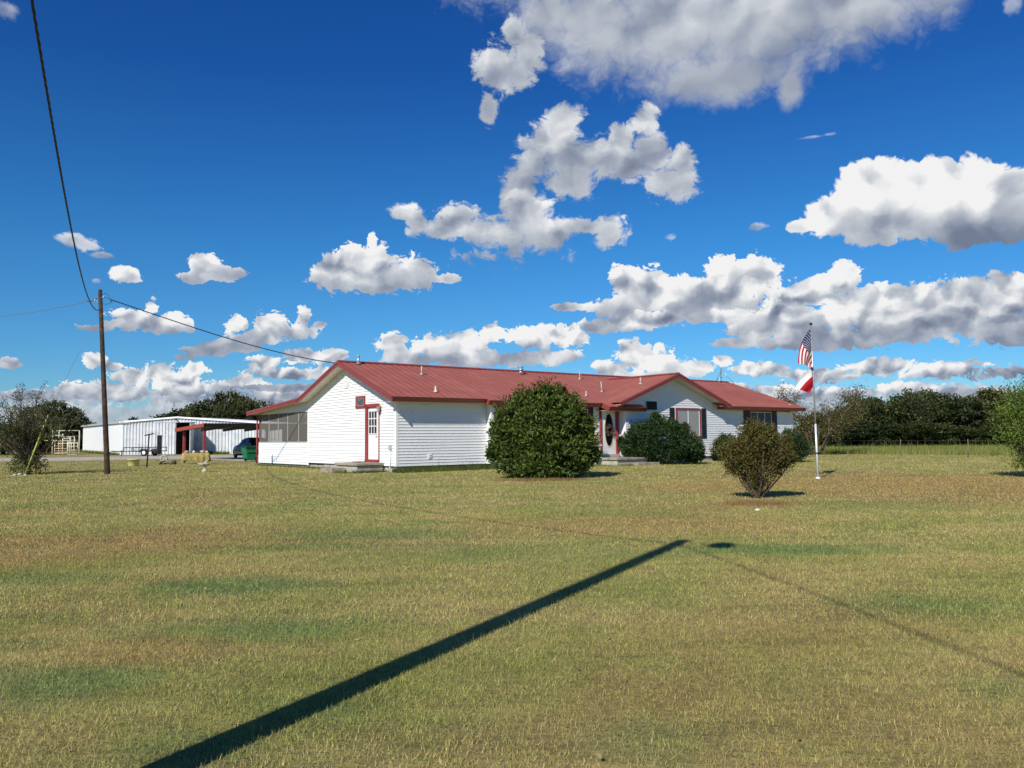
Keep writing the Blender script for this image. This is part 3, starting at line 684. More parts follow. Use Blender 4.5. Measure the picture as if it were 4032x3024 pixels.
# end plates where the eave steps out, facing left
for (u, va, vb) in ((4.155, -.82, -.5), (10.995, -1.32, -.65), (13.6, -1.32, -.8)):
    mb.prism([(u, va, zf(va)), (u, vb, zf(vb)), (u, vb, zf(vb)-.24), (u, va+.1, zf(va)-.2)], (.02, 0, 0))
mb.prism([(19.73, -1.45, 2.99), (19.73, -.75, 3.20), (19.73, -.75, 2.86), (19.73, -1.33, 2.80)], (.02, 0, 0))
mb.build('fascia', M['redtrim'], house)
mb = MB()                                                       # soffits
def sof(prof, u0, u1, dz=.19):
    for (a, za), (b, zb_) in zip(prof[:-1], prof[1:]):
        n = max(1, int(abs(b-a)/.15))
        for i in range(n):
            f0, f1 = i/n, (i+1)/n; va, vb = a+(b-a)*f0, a+(b-a)*f1; z0_, z1_ = za+(zb_-za)*f0-dz, za+(zb_-za)*f1-dz
            mb.add([(u0, va, z0_), (u1, va, z0_), (u1, vb, z1_+.014), (u0, vb, z1_+.014), (u0, vb, z1_), (u1, vb, z1_)], [(0, 1, 2, 3), (3, 2, 5, 4)])
sof([(-.5, zf(-.5)), (RV, RZ), (8.5, 3.41), (15.45, 2.955)], -OV, .03, .175)
for s0, s1 in ((11.6, WU), (WU, 20.1)):
    n = 26
    for i in range(n):
        a, b = s0+(s1-s0)*i/n, s0+(s1-s0)*(i+1)/n; za, zb_ = WZ-WK*abs(a-WU)-.175, WZ-WK*abs(b-WU)-.175
        mb.add([(a, WV, za), (a, -.82, za), (b, -.82, zb_), (b, WV, zb_)], [(0, 1, 2, 3)])
for (u0, u1, v0, v1, z) in ((-.5, 4.6, -.46, 0, 2.885), (4.6, 12.5, -.62, -.3, 2.84), (11.05, 13.55, -1.12, -.3, 2.66), (19.8, 27.4, -1.25, -.85, 2.83)): mb.box(u0, u1, v0, v1, z-.012, z)
mb.build('soffit', M['soffit'], house)

# --- corner boards
mb = MB()
mb.box(-.032, .09, -.032, .10, .24, 2.93, bev=.006).box(.10, .13, -.026, 0, .25, 2.9)
mb.box(-.028, .03, 8.50, 8.62, .12, 3.22)
mb.box(-.03, .04, 14.98, 15.06, .14, 1.26)
mb.box(4.56, 4.80, -.345, -.20, .3, 2.9, bev=.006)
mb.box(12.46, 12.66, -.90, -.74, .33, 2.95, bev=.006)
mb.box(26.82, 26.93, -.88, -.7, .3, 2.85)
mb.box(19.98, 20.02, -.885, -.84, 2.75, 3.0)
split_build(mb, 'corner_board', M['white'], house)

def framed(name, kind, u, v, w_, z0, z1, nrm, mats, fr=.07, depth=.05, mull=(), sash=None, par=house):
    """window in a wall; nrm 'u' = faces -u (w_ along v), 'v' = faces -v (w_ along u)"""
    def bx_(mb, s0, s1, a, b, o0, o1):
        if nrm == 'u': mb.box(u-o1, u-o0, v+s0, v+s1, a, b)
        else: mb.box(u+s0, u+s1, v-o1, v-o0, a, b)
    mb = MB(); bx_(mb, fr, w_-fr, z0+fr, z1-fr, .0, .03); wobj = mb.build(name, mats[1], par)
    mb = MB(); bx_(mb, 0, w_, z1-fr, z1, 0, depth); bx_(mb, 0, w_, z0, z0+fr, 0, depth+.01); bx_(mb, 0, fr, z0+fr, z1-fr, 0, depth); bx_(mb, w_-fr, w_, z0+fr, z1-fr, 0, depth)
    mb.build('frame', mats[0], wobj)
    if sash:
        mb = MB(); i = fr
        bx_(mb, i, w_-i, z1-fr-.03, z1-fr, .03, .042); bx_(mb, i, w_-i, z0+fr, z0+fr+.03, .03, .042); bx_(mb, i, i+.03, z0+fr, z1-fr, .03, .042); bx_(mb, w_-i-.03, w_-i, z0+fr, z1-fr, .03, .042)
        for f in mull: bx_(mb, w_*f-.02, w_*f+.02, z0+fr, z1-fr, .03, .045)
        mb.build('sash', sash, wobj)
    return wobj
w1 = framed('window', 'u', -.02, 2.58, .88, 2.73, 3.27, 'u', (M['redwood'], M['curtain']), fr=.10, depth=.05, sash=M['galv'])
mb = MB(); mb.box(-.035, -.01, 2.50, 3.54, 2.66, 2.73).box(-.035, -.01, 2.50, 2.58, 2.73, 3.29).box(-.035, -.01, 3.46, 3.54, 2.73, 3.29); split_build(mb, 'casing', M['white'], w1)
# gable vent: elongated louvre
mb = MB(); oc = [(-.13, -.27), (.13, -.27), (.27, .02), (.27, .12), (.0, .30), (-.27, .12), (-.27, .02)]
mb.prism([(-.03, 4.38+a, 3.96+b) for a, b in oc], (-.03, 0, 0)); gv = mb.build('gable_vent', M['white'], house)
mb = MB()
for i in range(7):
    z = 3.76+i*.06; hw = .10+min(.13, .035*i) if i < 5 else .16-.06*(i-5)
    mb.add([(-.062, 4.38-hw, z), (-.062, 4.38+hw, z), (-.085, 4.38+hw, z+.01), (-.085, 4.38-hw, z+.01), (-.062, 4.38-hw, z+.035), (-.062, 4.38+hw, z+.035)], [(0, 1, 2, 3), (3, 2, 5, 4)])
mb.build('louvre', M['white'], gv)

# --- side door
dr = MB(); dr.box(-.045, -.01, 1.42, 2.30, .52, 2.72, bev=.006)
for (a, b, c_, d_) in ((1.50, 1.80, .65, 1.35), (1.92, 2.22, .65, 1.35), (1.50, 1.80, 1.42, 1.50), (1.92, 2.22, 1.42, 1.50)): dr.box(-.052, -.044, a, b, c_, d_)
side_door = dr.build('side_door', M['white'], house)
mb = MB(); mb.box(-.056, -.044, 1.50, 2.22, 1.62, 2.58); mb.build('glass', M['glass'], side_door)
mb = MB()
for i in range(4): mb.box(-.074, -.05, 1.50+i*.24-.018, 1.50+i*.24+.018, 1.60, 2.60)
for i in range(4): mb.box(-.073, -.05, 1.48, 2.24, 1.60+i*.325-.018, 1.60+i*.325+.018)
mb.build('glazing_bar', M['white'], side_door)
mb = MB(); mb.tube([(-.05, 1.50, 1.5), (-.10, 1.50, 1.5)], .018); mb.tube([(-.10, 1.50, 1.5), (-.10, 1.6, 1.5)], .012); mb.build('handle', M['galv'], side_door)
mb = MB(); mb.box(-.14, -.01, 2.30, 2.44, .40, 2.86, bev=.008).box(-.05, -.01, 1.34, 1.42, .40, 2.86, bev=.008).box(-.14, -.01, 1.34, 2.44, 2.74, 2.88, bev=.008).box(-.16, -.01, 1.34, 2.44, .36, .50, bev=.008)
split_build(mb, 'door_frame', M['redwood'], house)
# --- wall lantern, meter box, wall plates
mb = MB(); mb.box(-.05, -.02, 1.17, 1.27, 2.50, 2.78).tube([(-.04, 1.22, 2.72), (-.13, 1.22, 2.76), (-.17, 1.22, 2.70)], .012)
lamp = mb.build('wall_lantern', mat('aged_brass_lantern', (.28, .20, .15), .45, metal=.5, var=.2), house)
mb = MB(); mb.lathe([(.05, 0), (.09, .16), (.07, .17)], (-.17, 1.22, 2.50), 6); mb.build('lantern_glass', M['blind'], lamp)
mb = MB(); mb.lathe([(.11, 0), (.03, .07), (.0, .10)], (-.17, 1.22, 2.67), 6); mb.build('lantern_cap', M['rust'], lamp)
mb = MB(); mb.box(-.12, -.02, .30, .46, .92, 1.13, bev=.01); meter = mb.build('utility_box', M['greymetal'], house)
mb = MB(); mb.tube([(-.07, .37, .92), (-.07, .37, .5), (-.09, .37, .0)], .022); mb.build('conduit', M['white'], meter)
mb = MB(); mb.box(1.50, 1.69, -.05, -.02, .52, .73, bev=.006)
for i in range(4): mb.box(1.53, 1.66, -.062, -.05, .555+i*.04, .575+i*.04)
mb.build('dryer_vent', M['white'], house)
mb = MB(); mb.box(-.04, -.02, 12.1, 12.22, .60, .82, bev=.006); mb.build('outlet_cover', M['white'], house)
# --- porch: screens, posts, inner wall
mb = MB(); pr = [8.66, 9.72, 11.10, 12.35, 13.62, 14.92]
for a, b in zip(pr[:-1], pr[1:]): mb.add([(.0, a, 1.27), (.0, b, 1.27), (.0, b, 2.77), (.0, a, 2.77)], [(0, 1, 2, 3)])
scr = mb.build('porch_screen', M['screen'], house)
mb = MB()
for a in pr[1:-1]: mb.box(-.012, .03, a-.022, a+.022, 1.26, 2.77)
mb.box(-.03, .05, 8.62, 14.98, 1.24, 1.285); mb.build('screen_batten', M['greymetal'], scr)
mb = MB(); mb.box(-.02, .08, 14.95, 15.06, 1.26, 2.80, bev=.006); mb.tube([(-.09, 15.14, 2.72), (-.09, 15.14, .1)], .045, 8)
split_build(mb, 'porch_post', M['redwood'], house)
mb = MB(); mb.box(-.03, 8, 14.9, 15.05, .15, 1.25).box(7.9, 8, 8.5, 15.05, .15, 3.0).box(4.6, 4.7, 8.54, 15, .15, 3.1); split_build(mb, 'porch_inner_wall', M['white'], house)
mb = MB(); mb.box(4.52, 4.6, 13.3, 14.1, .2, 2.3).box(4.52, 4.6, 11.6, 12.2, 1.5, 2.35).box(4.52, 4.6, 9.3, 10.2, .2, 2.3); split_build(mb, 'porch_sky_panel', M['barnwhite'], house)  # white boxes stand in for bright sky seen through the far side
# --- concrete slabs
def stoop(label, x0, x1, y0, y1, z, th, step=None):
    t = MB(); t.box(x0, x1, y0, y1, z-th, z, bev=.012); s = t.build('stoop', M['conc'], None); s.parent = None
    s.location = HO; s.rotation_euler = (0, 0, math.pi/2-TH); tag(s, label, 'stoop')
    t = MB(); t.box(x0+.08, x1, y0+.08, y1-.08, -.02, z-th-.002); t.build('stoop_base', M['found'], s)
    if step: t = MB(); t.box(*step, bev=.012); t.build('step', M['conc'], s)
stoop('weathered concrete stoop with a low step at the side door', -1.32, -.03, .95, 2.95, .39, .10, (-1.95, -1.33, 1.9, 2.95, -.02, .19))
stoop('wide tan concrete stoop at the front door under the porch roof', 10.62, 12.75, -2.1, -.34, .38, .10, (11.5, 13.0, -2.6, -2.11, -.02, .14))
# --- front door with oval glass
mb = MB(); mb.box(11.33, 12.30, -.36, -.32, .52, 2.72, bev=.006); fd = mb.build('front_door', M['white'], house)
def oval(mb, cx, cz, rx, rz, v0, v1, n=32): mb.prism([(cx+rx*math.cos(2*math.pi*i/n), v0, cz+rz*math.sin(2*math.pi*i/n)) for i in range(n)], (0, v1-v0, 0))
mb = MB(); oval(mb, 11.83, 1.72, .33, .86, -.36, -.375); mb.build('oval_moulding', M['cream'], fd)
mb = MB(); oval(mb, 11.83, 1.72, .27, .79, -.375, -.382); mb.build('oval_glass', M['glassdark'], fd)
mb = MB(); mb.tube([(12.2, -.36, 1.5), (12.2, -.42, 1.5), (12.1, -.42, 1.5)], .02); mb.lathe([(.03, 0), (.03, .03)], (12.2, -.38, 1.65), 10); mb.build('handle', M['steel'], fd)
mb = MB(); mb.box(11.22, 11.33, -.40, -.30, .50, 2.78).box(12.30, 12.44, -.46, -.30, .50, 2.78).box(11.22, 12.44, -.40, -.30, 2.72, 2.84); split_build(mb, 'door_frame', M['redwood'], house)
mb = MB(); mb.box(11.15, 12.46, -.50, -.30, .38, .51, bev=.006); mb.build('threshold', M['greymetal'], house)
# wreath hanging on the front door
th_ = np.linspace(0, 2*math.pi, 900, endpoint=False)
P_ = np.stack([11.83+.20*np.cos(th_), np.full(900, -.41), 1.72+.20*np.sin(th_)], 1)+rng.normal(0, .035, (900, 3))
wr = leaf_mesh('wreath', P_, rng.normal(0, 1, (900, 3)), .09, .45, fol('dried_wreath_leaves', (.06, .04, .025), (.22, .16, .10)), None)
wr.location = HO; wr.rotation_euler = (0, 0, math.pi/2-TH); tag(wr, 'dried flower wreath hanging over the oval glass of the front door', 'wreath')
# --- front windows and shutters
def shutter(u0, u1, z0, z1, v):
    mb = MB(); mb.box(u0, u1, v-.045, v-.0, z0, z1, bev=.005)
    for (a, b) in ((z0+.07, (z0+z1)/2-.04), ((z0+z1)/2+.04, z1-.07)):
        n = 14
        for i in range(n): zz = a+(b-a)*i/n; mb.add([(u0+.06, v-.046, zz), (u1-.06, v-.046, zz), (u1-.06, v-.058, zz+.02), (u0+.06, v-.058, zz+.02)], [(0, 1, 2, 3)])
    mb.build('shutter', M['black'], house)
framed('window', 'v', 5.35, -.32, 2.3, 1.05, 2.80, 'v', (M['redwood'], M['glass']), mull=(.5,), sash=M['white'])
shutter(4.95, 5.33, 1.05, 2.84, -.32)
framed('window', 'v', 8.35, -.32, 2.15, 1.05, 2.80, 'v', (M['redwood'], M['glass']), mull=(.5,), sash=M['white'])
shutter(10.42, 10.80, 1.05, 2.84, -.32)
w2 = framed('window', 'v', 13.93, -.885, .86, 2.70, 3.19, 'v', (M['white'], M['glassdark']), fr=.025, depth=.045)
w3 = framed('window', 'v', 16.22, -.885, 2.00, 1.30, 2.84, 'v', (M['redwood'], M['blind']), fr=.09, depth=.06, mull=(.49,), sash=M['white'])
mb = MB(); mb.box(16.14, 16.21, -.91, -.87, 1.26, 2.87).box(18.23, 18.30, -.91, -.87, 1.26, 2.87); split_build(mb, 'casing', M['white'], w3)
shutter(15.76, 16.13, 1.26, 2.86, -.875); shutter(18.31, 18.70, 1.26, 2.86, -.875)
w4 = framed('window', 'v', 22.6, -.885, 2.15, 1.45, 2.80, 'v', (M['redwood'], M['glass']), mull=(.33, .66), sash=M['white'])
shutter(22.05, 22.55, 1.40, 2.84, -.875); shutter(24.8, 25.25, 1.40, 2.84, -.875)
# --- things fixed on the roof
def pipe(name, u, v, h, r, mt, hood=False, lean=(0, 0)):
    z = zf(v); mb = MB(); mb.tube([(u, v, z-.05), (u+lean[0], v+lean[1], z+h)], r, 10); mb.lathe([(r*2.6, 0), (r*1.5, .05), (r*1.05, .10)], (u, v, z), 12)
    if hood: mb.lathe([(r*.9, 0), (r*1.25, .01), (r*1.25, .05), (r*.6, .07)], (u, v, z+h), 10)
    o = mb.build(name, mt, house); return o
pipe('vent_pipe', .31, 3.93, .34, .055, M['galv'], True)
pipe('vent_pipe', 2.88, 2.68, .40, .035, M['pvc']); pipe('vent_pipe', 2.02, .16, .17, .040, M['cream'], True)
fl = pipe('flue', 9.56, 3.74, .20, .085, M['galv'])
mb = MB(); z = zf(3.74)+.20; mb.lathe([(.15, .0), (.15, .05), (.0, .06)], (9.56, 3.74, z), 16).lathe([(.17, .14), (.17, .16), (0, .19)], (9.56, 3.74, z), 16)
for k in range(4): mb.tube([(9.56+.14*math.cos(k*1.57), 3.74+.14*math.sin(k*1.57), z), (9.56+.14*math.cos(k*1.57), 3.74+.14*math.sin(k*1.57), z+.15)], .01, 5)
mb.build('flue_cap', M['galv'], fl)
pipe('vent_pipe', 13.27, 3.24, .50, .035, M['pvc']); pipe('vent_pipe', 12.82, 1.09, .52, .035, M['pvc'], lean=(-.05, 0)); pipe('vent_pipe', 10.91, .25, .25, .035, M['pvc'])
zz = WZ-WK*(15.85-14.35); mb = MB(); mb.tube([(14.35, -.2, zz-.05), (14.35, -.2, zz+.36)], .04, 10); mb.lathe([(.11, 0), (.05, .08)], (14.35, -.2, zz), 12); mb.build('vent_pipe', M['pvc'], house)
mb = MB(); a = (26.9, 4.3, RZ+.90)
for q in ((26.15, 3.9, RZ-.05), (27.35, 3.6, RZ-.15), (27.25, 5.2, RZ-.3)):
    mb.tube([q, a], .022, 6)
    m_ = [(np.array(q)*.55+np.array(a)*.45)]
    mb.tube([m_[0], (26.9, 4.3, RZ+.30)], .014, 5)
mb.tube([(26.9, 4.3, RZ), (26.9, 4.3, RZ+.92)], .018, 6); mb.lathe([(.07, 0), (.07, .04)], (26.9, 4.3, RZ+.89), 10)
mb.build('antenna_tripod', M['galv'], house)

mb = MB(); mb.tube([(.34, 6.2, zb(6.2)-.1), (.34, 6.2, 5.02)], .03, 8); mb.build('service_mast', M['galv'], house)

def HPt(a, b, z=0.0): return np.array([HO[0]+HU[0]*a+HV[0]*b, HO[1]+HU[1]*a+HV[1]*b, z])
# =================================================================== utility poles and wires
U0 = G(423, 1868); UT = atY(394, 1141, U0[1]); UY = U0[1]
up = empty('utility_pole', U0, 0, 'brown leaning wooden utility pole standing in the lawn left of the house', 'utility pole')
def loc(p, o): return np.array(p, float)-np.array(o, float)
mb = MB(); ax = loc(UT, U0)
mb.tube([ax*-.02, ax*.02, ax*.5, ax], [.118, .115, .098, .080], 14); mb.build('pole', M['wood_pole'], up)
mb = MB()
for k, f in enumerate((.955, .935)):
    p = ax*f; s = 1 if k == 0 else -1
    mb.tube([p, p+np.array([.16*s, -.08, .02])], .012, 5); mb.lathe([(.02, -.05), (.04, -.03), (.03, .0), (.04, .03), (.02, .05)], tuple(p+np.array([.19*s, -.09, .03])), 8)
split_build(mb, 'insulator', M['greymetal'], up)
mb = MB()
for (p, q, h) in (((.10, -.05, .95), (.55, -.1, .93), .10), ((-.1, 0, .94), (.55, -.1, .93), -.12), ((-.15, 0, .955), (-.55, -.1, .94), -.10), ((.16, -.08, .97), (.5, -.1, .93), .2)):
    a = ax*p[2]+np.array([p[0], p[1], 0]); b = ax*q[2]+np.array([q[0], q[1], 0])
    mb.tube([a+(b-a)*t+np.array([0, 0, h*4*t*(1-t)]) for t in np.linspace(0, 1, 9)], .010, 5)
mb.build('jumper_wire', M['cable'], up)
def wire(name, pts, r, mt, label, strands=1, pitch=.5, n=90, par=None):
    pts = np.array(pts, float); seg = np.r_[0, np.cumsum(np.linalg.norm(np.diff(pts, axis=0), axis=1))]
    # smooth interpolation of the sag (monotone parameter, natural-ish cubic through numpy polyfit on each axis)
    deg = min(len(pts)-1, 4); tt = np.linspace(0, seg[-1], n); cs = [np.polyval(np.polyfit(seg, pts[:, k], deg), tt) for k in range(3)]
    L = np.stack(cs, 1); mb = MB()
    for s_ in range(strands):
        ph = 2*math.pi*s_/strands
        if strands > 1: Q = L+np.stack([np.cos(tt/pitch*2*math.pi+ph), 0*tt, np.sin(tt/pitch*2*math.pi+ph)], 1)*r*1.05
        else: Q = L
        mb.tube(list(Q), r, 6)
    return tag(mb.build(name, mt), label, 'cable')
# service pole behind the photographer: its shadow crosses the lawn
PA = np.array([-2.07, 2.26, 0.0]); PH = 6.68
pa = empty('utility_pole', PA, 0, 'second wooden utility pole just outside the frame whose long shadow crosses the lawn', 'utility pole')
mb = MB(); mb.tube([(0, 0, -.1), (0, 0, PH*.5), (0, 0, PH)], [.12, .11, .10], 14); mb.build('pole', M['wood_pole'], pa)
mb = MB(); mb.tube([(0, 0, PH-.12), (.37, -.30, PH-.10)], .012, 6); mb.lathe([(.0, .16), (.10, .14), (.17, .02), (.15, -.10), (.0, -.14)], (.42, -.40, PH-.06), 14); mb.build('yard_light', M['greymetal'], pa)
def ax_(y, z): return (-2.2-.484*(y-2.7), y, z)
pa_top = (PA[0], PA[1], PH-.25)
wire('service_cable', [pa_top, ax_(7.05, 5.52), ax_(11.2, 5.12), ax_(15.4, 4.98), ax_(18.8, 5.05), ax_(23.9, 5.48), ax_(30.5, 6.32), (U0[0]+ax[0]*.9, UY, U0[2]+ax[2]*.895)], .0085, M['cable'], 'thick black twisted cable sagging from overhead down to the leaning pole', strands=3, pitch=.55, n=420)
wire('service_cable', [pa_top, (-1.35, .4, 5.95), (-.75, -2.2, 5.6), (3, -14, 5.2), (8, -30, 6.2)], .0085, M['cable'], 'black twisted cable running off behind the viewer, its faint shadow on the right lawn', strands=3, pitch=.55, n=160)
hk = HPt(.34, 6.2, 4.98); p0 = U0+ax*.945+np.array([.45, -.1, 0])
wire('house_drop_cable', [p0, p0*.66+hk*.34-np.array([0, 0, .20]), p0*.33+hk*.67-np.array([0, 0, .26]), hk], .022, M['cable'], 'dark cable running from the leaning pole to the peak of the house roof')
lf = atY(-260, 1262, 40)
wire('power_line', [U0+ax*.95+np.array([-.12, 0, 0]), U0+ax*.95*.55+lf*.45-U0*.0-np.array([U0[0]*0, 0, 0]) if False else (U0+ax*.95)*.55+lf*.45-np.array([0, 0, .22]), lf], .009, M['cable2'], 'thin pale power line leaving the pole to the left edge of the sky', strands=2, pitch=.5, n=120)
gb = G(98, 1870); gt = atY(190, 1633, gb[1])
gy = empty('guy_wire', gb, 0, 'thin guy wire with a slanting yellow guard in front of the left shrub tree', 'guy wire')
mb = MB(); mb.tube([(0, 0, 0), loc(gt, gb)], .034, 8); mb.build('guard', M['guard'], gy)
mb = MB(); mb.tube([loc(gt, gb), loc(U0+ax*.9, gb)], .006, 5); mb.build('wire', M['cable2'], gy)

# =================================================================== flagpole and flags
F0 = G(3221, 1885); FT = atY(3193, 1283, F0[1]); fa = loc(FT, F0)
fp = empty('flagpole', F0, 0, 'tall slender aluminium flagpole with a ball on top in the right lawn', 'flagpole')
mb = MB(); k = .355; mb.tube([(0, 0, 0), fa*k], .034, 12); mb.build('lower_pole', M['alu'], fp)
mb = MB(); mb.tube([fa*k*.98, fa*.62, fa], [.024, .022, .018], 10); mb.build('upper_pole', M['galv'], fp)
mb = MB(); mb.lathe([(.075, -.01), (.07, .04), (.04, .06)], (0, 0, 0), 16); mb.build('base_collar', M['white'], fp)
mb = MB(); b = fa*.166; mb.lathe([(.05, -.02), (.05, .02)], tuple(b), 12); mb.build('clamp', M['steel'], fp)
mb = MB(); mb.lathe([(.0, -.05), (.035, -.036), (.05, 0), (.035, .036), (0, .05)], tuple(fa+np.array([0, 0, .06])), 14); mb.build('ball_finial', M['steel'], fp)
def flag_mat(kind):
    mt = bpy.data.materials.new(kind); mt.use_nodes = True; nt = mt.node_tree; nt.nodes.clear(); w = NB(nt)
    out = w.new('ShaderNodeOutputMaterial'); p = w.new('ShaderNodeBsdfPrincipled'); p.inputs['Roughness'].default_value = .8; p.inputs['Specular IOR Level'].default_value = .1
    uv = w.new('ShaderNodeUVMap', uv_map='UVMap').outputs[0]; sp = w.new('ShaderNodeSeparateXYZ'); nt.links.new(uv, sp.inputs[0]); x, y = sp.outputs[0], sp.outputs[1]
    red = (.50, .022, .035, 1); wh = (.80, .78, .76, 1); bl = (.015, .022, .10, 1)
    if kind == 'stars_and_stripes':
        st = w.m('LESS_THAN', w.m('MODULO', w.m('MULTIPLY', w.m('SUBTRACT', 1.0, y), 6.5), 1.0), .5); c = w.mix(st, wh, red)
        cx = w.m('MULTIPLY', x, 12/.4); cy = w.m('MULTIPLY', w.m('SUBTRACT', 1.0, y), 10/.538)
        fx = w.m('ABSOLUTE', w.m('SUBTRACT', w.m('FRACT', cx), .5)); fy = w.m('ABSOLUTE', w.m('SUBTRACT', w.m('FRACT', cy), .5))
        par = w.m('LESS_THAN', w.m('MODULO', w.m('ADD', w.m('FLOOR', cx), w.m('FLOOR', cy)), 2.0), .5)
        star = w.m('MULTIPLY', par, w.m('LESS_THAN', w.m('ADD', fx, fy), .40))
        can = w.m('MULTIPLY', w.m('LESS_THAN', x, .4), w.m('GREATER_THAN', y, 1-.538)); c = w.mix(can, c, w.mix(star, bl, wh))
    else:
        c = w.mix(w.m('GREATER_THAN', y, w.m('MULTIPLY_ADD', x, .22, .50)), red, wh); c = w.mix(w.m('LESS_THAN', x, .08), c, bl)
    nt.links.new(c, p.inputs['Base Color']); t = w.new('ShaderNodeBsdfTranslucent'); nt.links.new(c, t.inputs[0]); ms = w.new('ShaderNodeMixShader'); ms.inputs[0].default_value = .3
    nt.links.new(p.outputs[0], ms.inputs[1]); nt.links.new(t.outputs[0], ms.inputs[2]); nt.links.new(ms.outputs[0], out.inputs[0]); return mt
def flag(name, ht, hb, ft, fb, mt, label, curve, nx=40, ny=26, amp=.05, waves=3.0):
    """hoist runs ht->hb along the pole, the fly hangs to ft/fb; photo points at the pole's distance"""
    ht, hb, ft, fb = [atY(*p, F0[1]) for p in (ht, hb, ft, fb)]; V = []; UVs = []
    for j in range(ny+1):
        for i in range(nx+1):
            s = i/nx; t = j/ny
            p = (ht*(1-t)+hb*t)*(1-s)+(ft*(1-t)+fb*t)*s
            bow = math.sin(math.pi*s)*curve*(1-t)
            p = p+np.array([-bow, 0, bow*.25]); ph = waves*2*math.pi*(t*.85+.25*s)
            p = p+np.array([.25*amp*math.cos(ph)*s, amp*math.sin(ph)*min(1, s*3)-.10*s, 0]); V.append(p); UVs.append((s, 1-t))
    f = [(j*(nx+1)+i, j*(nx+1)+i+1, (j+1)*(nx+1)+i+1, (j+1)*(nx+1)+i) for j in range(ny) for i in range(nx)]
    me = bpy.data.meshes.new(name); me.from_pydata([tuple(loc(p, F0)) for p in V], [], f); uvl = me.uv_layers.new(name='UVMap')
    for lp in me.loops: uvl.data[lp.index].uv = UVs[lp.vertex_index]
    for p in me.polygons: p.use_smooth = True
    me.materials.append(mt); o = bpy.data.objects.new(name, me); C.objects.link(o); o.location = tuple(F0); tag(o, label, 'flag'); return o
flag('flag', (3190, 1291), (3203, 1452), (3141, 1432), (3198, 1449), flag_mat('stars_and_stripes'), 'stars and stripes flag hanging limp at the top of the flagpole', .10, waves=1.6, amp=.07)
flag('flag', (3201, 1437), (3204, 1520), (3126, 1532), (3187, 1548), flag_mat('white_and_red_flag'), 'white and red flag with a folded dark hoist hanging below the striped flag', .04, waves=1.3, amp=.05)

# =================================================================== barn, lean-to and carport
BL = G(478, 1791); BR = G(908, 1788); bd = unit(BR-BL); bn = np.array([bd[1], -bd[0], 0]); bang = math.atan2(bd[1], bd[0])
barn = empty('metal_barn', BL, bang, 'white ribbed sheet metal barn with a dark open doorway behind the carport', 'barn')
sc = 1/38.0                                                     # metres per photo pixel at the barn
def bxp(px): # barn-local x of a photo column on the front plane
    d = ray(px, 1790); k = ((BL-CC)@bn)/(d@bn); return float((CC+d*k-BL)@bd)
def bz(px, py):
    d = ray(px, py); k = ((BL-CC)@bn)/(d@bn); return float((CC+d*k)[2])
eL = bz(478, 1660); pk = (bxp(700), bz(700, 1641)); eR = (bxp(1110), bz(1110, 1668))
def btop(x): return eL+(pk[1]-eL)*x/pk[0] if x < pk[0] else pk[1]+(eR[1]-pk[1])*(x-pk[0])/(eR[0]-pk[0])
D0, D1, DT = bxp(693), bxp(763), bz(720, 1664)
def rib_wall(mb, x0, x1, zf0, ztop, y=0.0, step=.36, phase=0):
    """vertical ribbed sheeting as real folds"""
    x = x0; k = 0
    while x < x1-1e-3:
        xe = min(x+step, x1); xs = [x, x+.10, x+.13, x+.23, x+.26, xe] if xe-x > .3 else [x, xe]
        ys = [0, 0, -.09, -.09, 0, 0] if xe-x > .3 else [0, 0]
        for a, b, ya, yb in zip(xs[:-1], xs[1:], ys[:-1], ys[1:]):
            mb.add([(a, y+ya, zf0(a) if callable(zf0) else zf0), (b, y+yb, zf0(b) if callable(zf0) else zf0), (b, y+yb, ztop(b)), (a, y+ya, ztop(a))], [(0, 1, 2, 3)])
        x = xe
mb = MB(); rib_wall(mb, 0, D0, -.02, btop); rib_wall(mb, D1, eR[0], -.02, btop); rib_wall(mb, D0, D1, DT, btop)
mb.build('ribbed_wall', M['barn'], barn)
mb = MB(); yb = 13.0
mb.add([(-.15, -.25, eL), (-.15, yb, eL), (pk[0], yb, pk[1]), (pk[0], -.25, pk[1]), (eR[0]+.2, yb, eR[1]), (eR[0]+.2, -.25, eR[1])], [(0, 1, 2, 3), (3, 2, 4, 5)])
mb.prism([(-.15, -.25, eL+.02), (pk[0], -.25, pk[1]+.02), (pk[0], -.25, pk[1]-.14), (-.15, -.25, eL-.14)], (0, .05, 0)); mb.prism([(pk[0], -.25, pk[1]+.02), (eR[0]+.2, -.25, eR[1]+.02), (eR[0]+.2, -.25, eR[1]-.14), (pk[0], -.25, pk[1]-.14)], (0, .05, 0))
mb.build('roof', M['barnwhite'], barn)
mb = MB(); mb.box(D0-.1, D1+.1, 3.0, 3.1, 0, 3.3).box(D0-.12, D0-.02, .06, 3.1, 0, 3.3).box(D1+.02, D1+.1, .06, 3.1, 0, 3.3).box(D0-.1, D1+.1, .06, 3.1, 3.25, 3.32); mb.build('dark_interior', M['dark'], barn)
mb = MB(); x0 = bxp(607)
rib_wall(mb, x0, D0, .05, lambda x: DT+.02, y=-.10); mb.box(x0, D0, -.09, -.05, .05, DT); mb.box(x0-.1, D1+.15, -.16, -.02, DT+.03, DT+.12); mb.build('sliding_door', M['barn'], barn)
